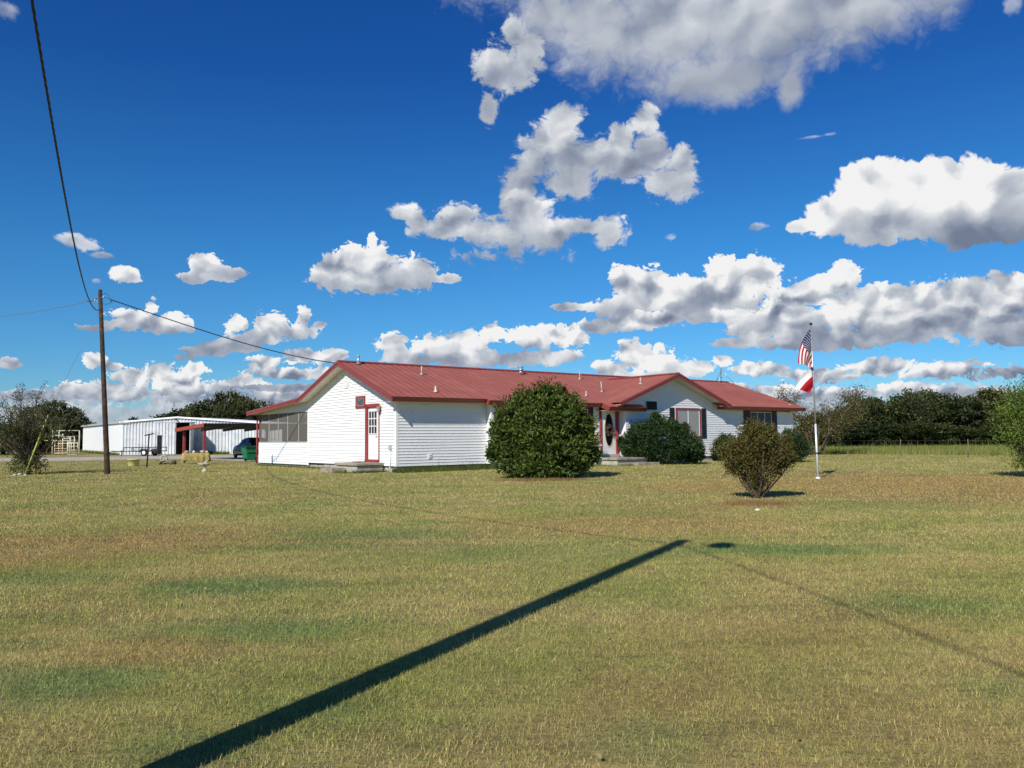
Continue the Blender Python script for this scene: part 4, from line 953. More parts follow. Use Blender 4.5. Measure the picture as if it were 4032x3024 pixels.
# added panel standing out right of the opening, put there to shade the wall
zt_ = bz(763, 1668); mb = MB(); mb.prism([(D1+.02, -.06, .05), (D1+1.38, -3.2, .05), (D1+1.38, -3.2, zt_), (D1+.02, -.06, zt_)], (.07, .02, 0)); sw = mb.build('shade_panel', M['barn'], barn)
mb = MB(); xl = bxp(696); mb.tube([(xl, -.3, bz(696, 1652)), (xl+.0, -.05, bz(696, 1652))], .05, 8); mb.tube([(xl, -.35, bz(696, 1652)), (xl+.35, -.4, bz(696, 1660))], .05, 8); mb.build('flood_light', M['steel'], barn)
lw = G(325, 1778); l0 = loc(lw, BL); R2 = np.array([[bd[0], bd[1]], [-bd[1], bd[0]]]); l2 = R2@l0[:2]
lean = empty('lean_to_shed', BL, bang, 'plain bright white flat walled shed joined to the left side of the barn', 'shed')
mb = MB(); h0 = 3.35; mb.prism([(-.03, -.02, 0), (l2[0], l2[1], 0), (l2[0], l2[1], 3.55), (-.03, -.02, 3.3)], (.6, .2, 0)); mb.build('side_wall', M['barnwhite'], lean)
mb = MB(); mb.prism([(.0, -.3, 3.3), (l2[0]-.3, l2[1]-.1, 3.6), (l2[0]-.3, l2[1]-.1, 3.8), (0, -.3, 3.6)], (3.5, .5, 0)); mb.build('roof_edge', M['greymetal'], lean)

P1 = G(712, 1808); CP1 = atY(690, 1690, 62.0); vdir = np.array([HV[0], HV[1], 0]); udir = np.array([HU[0], HU[1], 0])
cp = empty('carport', (CP1[0], CP1[1], 0), math.pi/2-TH, 'low carport with a red metal edge and red posts over the drive', 'carport')
cpz1 = CP1[2]+.02; W6 = 6.8
q2 = CP1-vdir*W6; d = ray(801, 1668); z2 = CAM_H+d[2]*(q2[1]/d[1])
mb = MB(); mb.prism([(0, 0, cpz1), (0, -W6, z2), (0, -W6, z2-.04), (0, 0, cpz1-.04)], (14, 0, 0)); 
for i in range(9): x = i*1.7+.2; mb.prism([(x, 0, cpz1-.05), (x, -W6, z2-.05), (x, -W6, z2-.22), (x, 0, cpz1-.22)], (.08, 0, 0))
mb.build('roof', M['steel'], cp)  # black colour stands in for the shade under the roof
mb = MB(); mb.prism([(-.03, .05, cpz1+.03), (-.03, -W6-.05, z2+.03), (-.03, -W6-.05, z2-.22), (-.03, .05, cpz1-.22)], (.04, 0, 0)); mb.build('red_fascia', mat('orange_red_metal', (.33, .058, .030), .5, var=.08), cp)
mb = MB(); mb.prism([(.02, -W6-.03, z2+.03), (14, -W6-.03, z2+.03), (14, -W6+.15, z2-.24), (.02, -W6+.15, z2-.24)], (0, .03, 0)); mb.build('front_fascia', M['steel'], cp)  # shade of the front edge put into its black colour
for (x, y, h) in ((.5, -.6, cpz1-.2), (.35, -W6+.9, z2-.25), (7, -W6+.9, z2-.25), (7, -.5, cpz1-.2)):
    mb = MB(); mb.box(x-.09, x+.09, y-.09, y+.09, 0, h, bev=.01); mb.build('post', M['redwood'], cp)

# =================================================================== parked car (nose away from the viewer)
cw = G(925, 1803)
car = empty('parked_car', cw+udir*.85-vdir*1.35, math.atan2(vdir[1], vdir[0]), 'dark blue crossover car parked nose away behind the green bin', 'car')
def loft(mb, rings, mi=0, smooth=True):
    n = len(rings[0]); vs = [p for r in rings for p in r]
    fs = [(i*n+k, i*n+(k+1) % n, (i+1)*n+(k+1) % n, (i+1)*n+k) for i in range(len(rings)-1) for k in range(n)]+[tuple(range(n)), tuple((len(rings)-1)*n+k for k in range(n))]
    mb.add(vs, fs, mi, smooth)
def cring(x, hw, z0, z1, tuck=.06):
    a = [(x, hw-.04, z0), (x, hw, z0+.15), (x, hw, z1-.18), (x, hw-tuck, z1-.03), (x, hw-.22, z1)]
    return a+[(p[0], -p[1], p[2]) for p in a[::-1]]
body = MB(); st = [(-2.18, .70, .45, .82), (-2.12, .82, .30, 1.02), (-1.6, .90, .22, 1.04), (-.9, .92, .20, 1.02), (0, .92, .20, 1.0), (.7, .92, .20, 1.0), (1.1, .91, .20, .99), (1.7, .88, .22, .90), (2.1, .78, .28, .78), (2.25, .60, .36, .66)]
loft(body, [cring(*s) for s in st]); body.build('body', M['carpaint'], car)
gh = MB(); gs = [(-2.02, .66, 1.0, 1.06), (-1.75, .64, 1.0, 1.44), (-1.45, .62, 1.0, 1.56), (-.6, .63, 1.0, 1.61), (.1, .62, 1.0, 1.58), (.55, .64, 1.0, 1.38), (1.15, .66, .95, 1.02)]
def gring(x, hw, z0, z1): a = [(x, hw+.22*(1-(z1-1.0)/.6*0), z0), (x, hw+.03, (z0+z1)/2+.08), (x, hw-.04, z1-.05), (x, hw-.16, z1)]; return a+[(p[0], -p[1], p[2]) for p in a[::-1]]
loft(gh, [gring(*s) for s in gs]); cab = gh.build('cabin', M['carpaint'], car)
mb = MB()
for s in (1, -1):
    for (a, b) in ((-1.45, -.62), (-.55, .35)): mb.add([(a, s*.86, 1.04), (b, s*.86, 1.04), (b-.12, s*.675, 1.46), (a+.1, s*.675, 1.46)], [(0, 1, 2, 3)])
mb.add([(-2.06, -.62, 1.10), (-2.06, .62, 1.10), (-1.80, .55, 1.46), (-1.80, -.55, 1.46)], [(0, 1, 2, 3)]); mb.build('window_glass', M['glass'], car)
for s in (1, -1):
    mb = MB(); mb.box(-2.20, -2.08, s*.52 if s > 0 else -.84, .84 if s > 0 else -.52, .82, .96, bev=.02); mb.build('tail_light', mat('red_lens', (.25, .01, .01), .2), car)
mb = MB(); mb.box(-2.24, -2.10, -.80, .80, .30, .58, bev=.03); mb.build('bumper', M['steel'], car)
mb = MB(); mb.box(-2.215, -2.19, -.26, .26, .66, .78); mb.build('number_plate', M['white'], car)
for x in (-1.35, 1.35):
    for s in (1, -1):
        mb = MB(); mb.torus((x, s*.80, .34), .245, .10, 'y', 22, 8); wh_ = mb.build('wheel', M['rubber'], car)
        mb = MB(); c0 = np.array([x, s*.86, .34]); mb.tube([c0-np.array([0, .02, 0]), c0+np.array([0, .01, 0])], .185, 18)
        mb.build('rim', M['galv'], wh_)

# =================================================================== yard things on the left
def face(px): # rotation so that local -y looks at the camera
    d = ray(px, 1700); return -math.atan2(d[0], d[1])
# wheelie bin
b0 = G(982, 1817); bin_ = empty('wheelie_bin', b0, face(980)+.35, 'green wheeled rubbish bin with a dark lid beside the porch', 'bin')
mb = MB()
rg = []
for (z, hx, hy) in ((.08, .29, .27), (.12, .33, .31), (.50, .37, .36), (.52, .40, .38), (.90, .44, .42)):
    c_ = .08; rg.append([(hx-c_, -hy, z), (hx, -hy+c_, z), (hx, hy-c_, z), (hx-c_, hy, z), (-hx+c_, hy, z), (-hx, hy-c_, z), (-hx, -hy+c_, z), (-hx+c_, -hy, z)])
loft(mb, rg, smooth=False); mb.box(-.30, .30, -.44, -.36, .60, .66, bev=.01); mb.build('bin_body', M['green'], bin_)
mb = MB(); rg = [[(x*s_, y*s_-.02, z) for x, y in ((.40, -.46), (.47, -.38), (.47, .40), (.40, .46), (-.40, .46), (-.47, .40), (-.47, -.38), (-.40, -.46))] for z, s_ in ((.90, 1), (.96, 1), (1.02, .85), (1.04, .5))]
loft(mb, rg, smooth=False); mb.tube([(-.4, .46, .93), (.4, .46, .93)], .02, 6); mb.build('lid', M['greendark'], bin_)
for s in (-1, 1): mb = MB(); mb.torus((s*.36, -.26, .13), .09, .04, 'x', 16, 6); mb.build('wheel', M['rubber'], bin_)
# cloth-covered table
t0 = G(760, 1827); tb = empty('table', t0+np.array([0, .4, 0]), face(760)+.12, 'low table hidden under a mustard cloth in front of the carport', 'table')
mb = MB(); mb.box(-.70, .70, -.32, .32, .60, .64, bev=.01); mb.build('table_top', M['rock'], tb)
for (x, y) in ((-.62, -.26), (.62, -.26), (-.62, .26), (.62, .26)): mb = MB(); mb.box(x-.03, x+.03, y-.03, y+.03, 0, .6); mb.build('leg', M['rock'], tb)
V = []; nx = 60
for r_, (o, z) in enumerate(((-.02, .648), (.03, .645), (.06, .40), (.085, .18))):
    for i in range(nx):
        a = i/nx*4; s = int(a); f = a-s; cs = ((-.72, -.34), (.72, -.34), (.72, .34), (-.72, .34)); p = np.array(cs[s])*(1-f)+np.array(cs[(s+1) % 4])*f
        wv = .035*math.sin(i*1.9)*(r_/3)+.02*math.sin(i*.73+1); p = p*(1+o)+unit(p)*wv*r_/2; V.append((p[0], p[1], z+(.05*math.sin(i*.5)+.03*math.sin(i*1.3) if r_ == 3 else 0)))
mb = MB(); mb.add(V, [(r*nx+i, r*nx+(i+1) % nx, (r+1)*nx+(i+1) % nx, (r+1)*nx+i) for r in range(3) for i in range(nx)]+[tuple(range(nx))], 0, True)
tc_ = mb.build('table_cloth', M['cloth']); tc_.location = tb.location; tc_.rotation_euler = tb.rotation_euler; tag(tc_, 'crumpled mustard yellow cloth draped over the low table', 'cloth')
def rock(name, p, r, lab, mt='rock', cat='rock', sq=.6, rz=0, grp=None, n=10):
    mb = MB(); rr = random.Random(int(p[0]*97+p[1]*31)); vs = []; m_ = 6
    for i in range(m_+1):
        th = math.pi*i/m_
        for j in range(n): a = 2*math.pi*j/n; k = r*(1+rr.uniform(-.18, .18)); vs.append((k*math.sin(th)*math.cos(a), k*math.sin(th)*math.sin(a), k*sq*math.cos(th)+r*sq*.7))
    mb.add(vs, [(i*n+j, i*n+(j+1) % n, (i+1)*n+(j+1) % n, (i+1)*n+j) for i in range(m_) for j in range(n)], 0, True)
    o = mb.build(name, M[mt]); o.location = tuple(float(x) for x in p); tag(o, lab, cat, grp); return o
tm = tb.matrix_basis
for k, (x, w_, h_, cc_, lb) in enumerate(((-.52, .16, .12, 'rock', 'brown lump at the left end of the cloth covered table'), (-.12, .10, .13, 'cream', 'small cream block on top of the cloth covered table'), (.10, .17, .07, 'bark', 'flat dark plank piece on the middle of the covered table'), (.36, .16, .13, 'stone', 'pale pinkish stone on the right of the covered table'), (.60, .10, .10, 'cream', 'cream block at the right end of the covered table'))):
    q = tb.matrix_basis @ Vector((x, -.1, .65)); q = Vector((tb.location.x, tb.location.y, 0))+Matrix.Rotation(tb.rotation_euler.z, 3, 'Z') @ Vector((x, -.12, .645))
    o = rock('table_stone', q, w_, lb, cc_, 'stone', h_/w_*.75)
# bird bath with a stone bird
q0 = G(806, 1858); bb = empty('bird_bath', q0, 0, 'shell shaped stone bird bath on a short pedestal in the left lawn', 'bird bath')
mb = MB(); mb.lathe([(.0, 0), (.12, 0), (.13, .04), (.09, .10), (.05, .14), (.045, .20), (.08, .25)], (0, 0, 0), 18); mb.build('pedestal', M['stone'], bb)
mb = MB(); mb.lathe([(.06, .22), (.16, .27), (.30, .37), (.29, .39), (.24, .34), (.0, .30)], (0, 0, 0), 48, wob=.06); mb.build('basin', M['stone'], bb)
mb = MB(); mb.tube([(0, .0, .30), (.02, 0, .37), (.05, 0, .42), (.09, 0, .46), (.10, 0, .50)], [.05, .07, .06, .035, .028], 10); mb.tube([(.02, 0, .40), (-.08, 0, .36)], [.04, .015], 8); mb.build('bird_figure', M['stone'], bb)
# yellow tub
tq = G(525, 1835); o = MB(); o.lathe([(.0, .02), (.24, .0), (.27, .04), (.31, .35), (.34, .35), (.34, .39), (.31, .39), (.29, .35), (.25, .05), (0, .04)], (0, 0, 0), 26); tub = o.build('tub', M['yellow']); tub.location = tuple(tq); tag(tub, 'round faded yellow plastic tub standing on the lawn', 'tub')
# clothes line post (black tee)
cq = G(578, 1840); ct = loc(atY(587, 1712, cq[1]), cq); cl = empty('clothesline_post', cq, 0, 'thin black steel tee post with a short crossbar in the left lawn', 'post')
mb = MB(); mb.tube([(0, 0, -.05), tuple(ct)], .040, 8); mb.build('upright', M['steel'], cl)
mb = MB(); mb.tube([tuple(ct+np.array([-.27, .1, -.03])), tuple(ct+np.array([.27, -.1, .06]))], .035, 6); mb.build('crossbar', M['steel'], cl)
# hose reel and stump
hq = G(648, 1830); hr = empty('hose_reel', hq, face(648), 'weathered grey hose reel on a splayed frame left of the covered table', 'hose reel')
for s in (-1, 1): mb = MB(); mb.tube([(-.30, s*.16, .0), (0, s*.16, .34), (.30, s*.16, .0)], .055, 6); mb.build('frame_leg', M['pvc'], hr)
mb = MB()
for k in range(5): mb.torus((-.05, -.12+k*.06, .36),   .17+.012*(k % 2), .036, 'y', 20, 6)
mb.build('coiled_hose', M['stone'], hr)
mb = MB(); mb.tube([(-.28, -.2, .03), (-.22, -.2, .12), (-.10, -.18, .2)], .05, 6); mb.tube([(-.3, .18, .05), (.3, .18, .08)], .03, 6); mb.build('crossbar', M['rubber'], hr)
sq_ = G(684, 1828); o = MB(); o.lathe([(0, .0), (.15, 0), (.17, .05), (.15, .20), (.13, .23), (0, .22)], (0, 0, 0), 14, wob=.04); st_ = o.build('stump', M['bark']); st_.location = tuple(sq_); tag(st_, 'short dark tree stump between hose reel and covered table', 'stump')
# utility trailer
tq = G(572, 1796); tr = empty('utility_trailer', tq, bang+.03, 'low black single axle utility trailer parked against the barn', 'trailer')
mb = MB()
for y in (-.1, 1.5):
    mb.box(-2.2, 1.3, y-.03, y+.03, .42, .50); mb.box(-2.1, 1.3, y-.03, y+.03, .78, .85)
    for x in (-2.1, -1.3, -.6, .5, 1.25): mb.box(x-.025, x+.025, y-.02, y+.02, .46, .82)
mb.box(-2.1, 1.3, -.1, 1.5, .44, .48).box(1.25, 1.33, -.1, 1.5, .44, 1.9) if False else mb.box(-2.1, 1.3, -.1, 1.5, .44, .48)
mb.build('bed_frame', M['steel'], tr)
mb = MB(); mb.tube([(-2.15, -.05, .44), (-3.5, .7, .46)], .045, 6); mb.tube([(-2.15, 1.45, .44), (-3.5, .7, .46)], .045, 6); mb.tube([(-3.5, .7, .46), (-3.9, .7, .48)], .05, 6); mb.tube([(-2.35, -.05, .6), (-2.35, -.05, .05)], .04, 6); mb.build('drawbar', M['steel'], tr)
mb = MB(); mb.box(1.22, 1.30, -.12, .55, .15, 1.95); mb.build('ramp', M['steel'], tr)
for y in (-.22, 1.62):
    mb = MB(); mb.torus((0, y, .33), .24, .10, 'y', 22, 8); wv = mb.build('wheel', M['rubber'], tr)
    mb = MB(); mb.tube([(0, y-.06, .33), (0, y+.06, .33)], .18, 16); mb.build('rim', M['barnwhite'], wv)
    mb = MB(); a = np.linspace(.15, math.pi-.15, 12); mb.add([(.42*math.cos(t), y+s*.13, .33+.40*math.sin(t)) for t in a for s in (-1, 1)], [(2*i, 2*i+1, 2*i+3, 2*i+2) for i in range(11)]); mb.build('mudguard', M['steel'], tr)
# =================================================================== corral and rails beyond the drive
def pipe_run(name, pts, zs, r, mt, label, cat='fence', posts=True, ph=None, gap=None):
    """fence of round pipe: every post and every rail a part"""
    p = np.array([(q[0], q[1], 0) for q in pts], float); e = empty(name, p[0], 0, label, cat); p = p-p[0]
    for z in zs: mb = MB(); mb.tube([q+np.array([0, 0, z]) for q in p], r, 6); mb.build('rail', mt, e)
    if posts:
        for q in p: mb = MB(); mb.tube([q, q+np.array([0, 0, ph or max(zs)+.1])], r*1.2, 6); mb.build('post', mt, e)
    return e
def row(xs, Y, base=None): return [atY(x, 1740, Y) for x in xs]
pipe_run('pipe_fence', row([-60, 0, 50, 100, 150, 205], 92), [1.78, .95, .55], .05, M['whitepipe'], 'white pipe rail fence at the left edge of the pasture')
ef = empty('loading_chute', atY(215, 1740, 88), 0, 'tall cream pipe arch with rails round a cattle chute', 'chute'); ef.location.z = 0; O_ = np.array(ef.location)
def lp(px, z, Y=88): q = atY(px, 1740, Y); return (q[0]-O_[0], q[1]-O_[1], z)
def zpx(py, Y=88): return CAM_H+(1740-py)*Y/FPX
for (a, b, y) in ((205, 312, 1694), (175, 300, 1732), (232, 308, 1744)): mb = MB(); mb.tube([lp(a, zpx(y)), lp(b, zpx(y))], .05, 6); mb.build('rail', M['cream'], ef)
for (x, y) in ((207, 1697), (232, 1688), (312, 1694), (247, 1706), (276, 1717), (293, 1717)): mb = MB(); mb.tube([lp(x, 0), lp(x, zpx(y))], .055, 6); mb.build('post', M['cream'], ef)
for (a, b, y, o_) in ((200, 247, 1712, 'cream'), (240, 294, 1717, 'whitepipe'), (246, 280, 1724, 'whitepipe')): mb = MB(); mb.tube([lp(a, zpx(y), 90), lp(b, zpx(y), 90)], .07, 6); mb.build('rail', M[o_], ef)
eg = empty('gate_panel', atY(265, 1740, 84), 0, 'rusty pink and cream barred gate panel standing in the corral', 'gate'); eg.location.z = 0; O_ = np.array(eg.location)
for i, z in enumerate((.25, .5, .75, 1.0, 1.25, 1.45)): mb = MB(); mb.tube([lp(216 if i < 5 else 208, z, 84), lp(268, z, 84)], .035, 6); mb.build('bar', M['rust'] if i % 2 else M['cream'], eg)
for x in (216, 240, 268, 266): mb = MB(); mb.tube([lp(x, .05, 84), lp(x, 1.5, 84)], .04, 6); mb.build('upright', M['rust'] if x == 240 else M['cream'], eg)
eh = empty('gate_panel', atY(290, 1740, 85), 0, 'cream barred gate panel nearest the white shed', 'gate'); eh.location.z = 0; O_ = np.array(eh.location)
for z in (.1, .55, .95, 1.35): mb = MB(); mb.tube([lp(268, z, 85), lp(308, z, 85)], .04, 6); mb.build('bar', M['cream'], eh)
for x in (270, 282, 291, 306): mb = MB(); mb.tube([lp(x, .05, 85), lp(x, 1.4, 85)], .04, 6); mb.build('upright', M['cream'], eh)
# barbed wire on thin posts in the right-hand pasture
fw = empty('wire_fence', G(3305, 1788), 0, 'barbed wire fence on thin steel posts along the right pasture', 'fence'); O_ = np.array(fw.location)
pp_ = [G(3190, 1786), G(3305, 1788), G(3548, 1793), G(3814, 1798), G(4110, 1804), G(4500, 1812)]
for q, ty in zip(pp_, (1737, 1736, 1735, 1734, 1733, 1730)):
    h = atY(3500, ty, q[1])[2]; h = 1.05; q = q-O_; mb = MB(); mb.tube([q, q+np.array([0, 0, h])], .018, 5); mb.build('post', M['barklight'], fw)
for z in (.35, .65, .95): mb = MB(); mb.tube([q-O_+np.array([0, 0, z]) for q in pp_], .0025, 4); mb.build('strand', M['galv'], fw)

# =================================================================== plants
def skel(mb, base, tips, r0, bend=.25, seg=7, r1=.35):
    """tapering curved limbs from a base point to each tip"""
    for t in tips:
        base_ = np.array(base, float); t = np.array(t, float); L = np.linalg.norm(t-base_); side = rng.normal(0, 1, 3); side[2] = abs(side[2])*.4
        pts = [base_+(t-base_)*f+side*L*bend*.25*math.sin(math.pi*f) for f in np.linspace(0, 1, seg)]
        mb.tube(pts, list(np.linspace(r0, r0*r1, seg)), 6, caps=False)
def bush(name, at, lobes, n, size, aspect, lm, label, cat='bush', trunk_r=.05, core=True, rz=0, clump=14, cl_r=.12, extra=None, shell=.35, jitter=.7, ntips=9):
    n = int(n); e = empty(name, at, rz, label, cat); L0 = np.array(lobes, float)
    if core:                                     # bumps breaking the outline
        for _ in range(26):
            l = L0[rng.integers(len(L0))]; q = l[:3]+sph(1)[0]*l[3:]*.92; r_ = rng.uniform(.16, .30)*l[3:].mean()*1.1
            if q[2] > r_: lobes = lobes+[(q[0], q[1], q[2], r_, r_, r_)]
    P, D, R = blob_points(lobes, n, clump=clump, cl_r=cl_r, shell=shell)
    leaf_mesh('foliage', P, D+np.array([0, 0, .35]), size, aspect, M[lm], e, R, jitter=jitter)
    if core:
        L = np.array(lobes, float); k = rng.integers(0, len(L), n//4); p = L[k, :3]+sph(n//4)*L[k, 3:]*rng.uniform(0, .75, (n//4, 1)); p = p[p[:, 2] > .05]
        leaf_mesh('inner_foliage', p, sph(len(p)), size*1.8, .8, M[lm], e, rng.uniform(0, .25, len(p)), jitter=1)
    mb = MB(); L = np.array(lobes, float); kk = rng.choice(len(L), min(ntips, 3*len(L))); skel(mb, (0, 0, -.03), [L[k, :3]+sph(1)[0]*L[k, 3:]*.45 for k in kk], trunk_r)
    mb.build('stems', M['bark'], e)
    if core:                                     # stray shoots standing proud of the outline
        k = rng.integers(0, len(L), 90); q = L[k, :3]+sph(90)*L[k, 3:]; q = q[q[:, 2] > .3*L[:, 2].max()]; ns = 12; tt = rng.uniform(0, 1, (len(q), ns, 1)); dr_ = unit(q-np.array([0, 0, .3])+rng.normal(0, .2, q.shape)+np.array([0, 0, .9]))[:, None, :]
        ps = (q[:, None, :]+dr_*tt*size*rng.uniform(1.2, 3.2, (len(q), 1, 1))).reshape(-1, 3); leaf_mesh('shoots', ps, np.repeat(dr_, ns, 1).reshape(-1, 3), size*.9, aspect, M[lm], e, rng.uniform(.5, 1, len(ps)), jitter=.8)
    if extra:
        for lb_ in extra[0]: Pe, De, Re = blob_points([lb_], extra[1]/len(extra[0]), clump=8, cl_r=.10, shell=.9); leaf_mesh('new_growth', Pe, De+np.array([0, 0, .6]), size, aspect, M[extra[2]], e, Re, jitter=.6)
    return e
# big broad-leaved bush in front of the house; lobes placed about its own base, x to the right, z up (metres)
c = G(2150, 1886)
bush('photinia_bush', c+np.array([0, .7, 0]), [(-.95, 0, .70, .80, .9, .68), (.80, -.1, .72, .78, .9, .70), (-1.15, .1, 1.35, .72, .8, .62), (1.05, 0, 1.25, .70, .8, .62), (0, -.3, .95, .85, .95, .90), (-.25, -.25, 1.75, .85, .95, .70), (.65, -.1, 1.85, .75, .8, .62), (-.95, 0, 2.05, .66, .7, .52), (.15, 0, 2.40, .66, .7, .52), (-.60, .1, 2.52, .50, .6, .42), (.88, 0, 2.36, .48, .5, .42), (-.10, 0, 2.74, .40, .4, .34), (.38, 0, 2.78, .34, .4, .30), (1.35, .1, 1.75, .36, .4, .34), (-1.45, 0, 1.8, .34, .5, .30), (-1.5, 0, .95, .36, .4, .34), (1.4, 0, .85, .34, .4, .34), (-.1, -.5, .45, .9, .6, .42)],
     30000*FK, .150, .34, 'leaf_bush', 'largest rounded bush with broad bright green leaves in front of the house wall', clump=9, cl_r=.060, shell=.42, extra=([(-.62, 0, 2.92, .36, .3, .20), (-1.25, 0, 2.42, .28, .3, .28), (.75, 0, 2.82, .40, .3, .16), (.05, 0, 3.10, .34, .2, .12)], int(520), 'leaf_rust'))
c = G(2625, 1832)
bush('evergreen_shrub', c+np.array([0, 1.3, 0]), [(0, 0, 1.05, 1.55, 1.3, 1.0), (-1.15, 0, .95, .85, 1.0, .75), (1.15, 0, .85, .85, 1.0, .75), (-.1, 0, 1.75, .85, .8, .65), (.75, 0, 1.5, .8, .8, .5), (-.85, 0, 1.45, .6, .7, .5), (1.6, 0, .7, .45, .6, .55), (-1.65, 0, 1.0, .38, .5, .45)],
     26000*FK, .105, .5, 'leaf_ever', 'large dark dense evergreen bush under the front window of the gabled wing', clump=11, cl_r=.065, shell=.45)
c = G(2862, 1817)
bush('evergreen_shrub', c+np.array([0, .8, 0]), [(0, 0, .6, .75, .7, .55), (.2, 0, .95, .5, .5, .42), (.6, .2, .8, .6, .5, .5)], 9000*FK, .085, .5, 'leaf_ever', 'smaller dark bush half hidden between the evergreen and the olive shrub', clump=16, cl_r=.10)
c = G(3145, 1822)
bush('evergreen_shrub', c+np.array([0, .9, 0]), [(0, 0, .65, .85, .8, .65), (-.2, 0, 1.1, .65, .6, .48), (-.9, .3, .8, .7, .7, .6), (.3, 0, .8, .5, .5, .5)], 11000*FK, .085, .5, 'leaf_ever', 'dark bush by the right corner of the house beside the flagpole', clump=16, cl_r=.10)
c = G(2985, 1962)
bush('olive_shrub', c, [(0, 0, .75, .52, .52, .45), (-.45, 0, 1.02, .38, .42, .30), (.42, 0, 1.02, .40, .42, .34), (0, 0, 1.25, .48, .45, .36), (-.10, 0, 1.50, .25, .28, .24), (.22, 0, 1.42, .24, .28, .18), (-.02, 0, .38, .26, .26, .26), (.62, 0, .85, .20, .25, .20), (-.50, 0, .70, .24, .3, .2)],
     26000*FK, .042, .55, 'leaf_brown', 'olive brown vase shaped shrub alone in the lawn left of the flagpole', trunk_r=.022, clump=9, cl_r=.045, shell=.8, ntips=22)
rock('stone', G(2983, 2012), .055, 'small pale stone at the foot of the olive brown shrub', 'cream', 'stone', .5)
# right edge tree with bright leaves
c = G(4060, 1880)
e = bush('young_tree', c, [(0, 0, 2.2, .75, .75, .65), (-.25, 0, 1.55, .75, .7, .5), (.2, 0, 1.1, .7, .7, .5), (-.35, 0, 2.55, .3, .3, .35), (-.60, 0, 2.0, .40, .4, .28), (-.45, 0, 1.25, .5, .5, .25), (.5, 0, 1.8, .6, .6, .6), (.1, 0, 2.9, .25, .25, .35), (-.3, 0, .5, .35, .4, .25), (.25, 0, .35, .4, .4, .3)], 11000*FK, .075, .5, 'leaf_lime', 'bright green young tree cut off by the right edge of the photo', 'tree', trunk_r=.04, core=False, clump=12, cl_r=.10, shell=.8, ntips=20)
# left sparse tree: twiggy, small leaves
c = G(112, 1868)
e = empty('shrub_tree', c, 0, 'sparse twiggy small tree in the left lawn behind the yellow guy guard', 'tree')
mb = MB(); mb.tube([(0, 0, -.05), (-.02, 0, .35), (.02, 0, .7)], [.10, .085, .07], 8)
tips = []
for k in range(34):
    a = rng.uniform(0, 2*math.pi); rr = rng.uniform(.5, 2.3); zt = 3.5-.38*rr+rng.uniform(-.9, .35); b = np.array([.02, 0, rng.uniform(.3, .8)]); t = np.array([rr*math.cos(a)-.25, rr*math.sin(a)*.8, max(.9, zt)])
    side = rng.normal(0, .18, 3); pts = [b+(t-b)*f+side*math.sin(math.pi*f)+np.array([0, 0, -.25*math.sin(math.pi*f)]) for f in np.linspace(0, 1, 8)]; mb.tube(pts, list(np.linspace(.035, .008, 8)), 5, caps=False)
    for f in (.5, .65, .8, .9, 1.0):
        q = b+(t-b)*f+side*math.sin(math.pi*f)+np.array([0, 0, -.25*math.sin(math.pi*f)])
        for _ in range(3):
            tt = q+unit(rng.normal(0, 1, 3)+(t-b)*.25+np.array([0, 0, .7]))*rng.uniform(.3, .75); mb.tube([q, (q+tt)/2+rng.normal(0, .03, 3), tt], [.010, .008, .004], 4, caps=False); tips.append((q, tt))
mb.build('trunk', M['bark'], e)
PP = []; DD = []
for q, t in tips:
    m_ = int(6*FK) if t[2] > 2.1 else int(11*FK)
    f = rng.uniform(.1, 1.05, (m_, 1)); PP.append(q+(t-q)*f+rng.normal(0, .05, (m_, 3))); DD.append(np.repeat([(t-q)], m_, 0))
for k in range(60):
    a = rng.uniform(0, 6.28); p = np.array([.1+.55*math.cos(a)*rng.uniform(.3, 1.4)-.15, .5*math.sin(a), rng.uniform(.15, .8)]); PP.append(p+rng.normal(0, .14, (22, 3))); DD.append(rng.normal(0, 1, (22, 3)))
PP = np.vstack(PP); DD = np.vstack(DD); leaf_mesh('foliage', PP, DD, .105, .45, M['leaf_left'], e, None, jitter=.8)
for k, (px, py, r) in enumerate(((78, 1871, .10), (92, 1869, .09), (100, 1874, .08), (58, 1874, .09), (45, 1876, .05))): rock('stone', G(px, py), r, ['pale stone at the foot of the twiggy tree, left of its trunk', 'round pale stone against the yellow guy guard', 'flat pale stone in front of the yellow guy guard', 'pale stone second from the left in the row under the twiggy tree', 'smallest leftmost pale stone under the twiggy tree'][k], 'stone', 'stone', .55, grp='stones round the foot of the twiggy tree')

# --- oaks: built a few times, then copied
def oak(seed, w_, h_, lm, n, base=.12):
    global rng
    rng = np.random.default_rng(seed); e = empty('oak_tree', (0, 0, 0)); lobes = []
    for k in range(26):
        a = rng.uniform(0, 2*math.pi); r = rng.uniform(0, 1)**.6*w_*.42; z = h_*(base+.20)+rng.uniform(0, 1)*h_*(.60-.34*r/(w_*.5)); s = rng.uniform(.11, .22)*w_
        lobes.append((r*math.cos(a), r*math.sin(a), z, s, s, s*.72))
    for k in range(7): a = rng.uniform(0, 2*math.pi); lobes.append((w_*.36*math.cos(a), w_*.36*math.sin(a), h_*rng.uniform(base+.05, .32), w_*.17, w_*.17, h_*.15))
    P, D, R = blob_points(lobes, int(n*1.5*FK), clump=14, cl_r=.16, shell=.45, zmin=.1)
    leaf_mesh('crown', P, D+np.array([0, 0, .5]), .25, .7, M[lm], e, R, jitter=.8)
    mb = MB(); mb.tube([(0, 0, -.1), (.1, 0, h_*.18), (.05, .1, h_*.32)], [w_*.035, w_*.028, w_*.022], 8)
    skel(mb, (.05, .05, h_*.22), [l[:3] for l in lobes[:14]], w_*.014); mb.build('trunk', M['bark'], e); return e
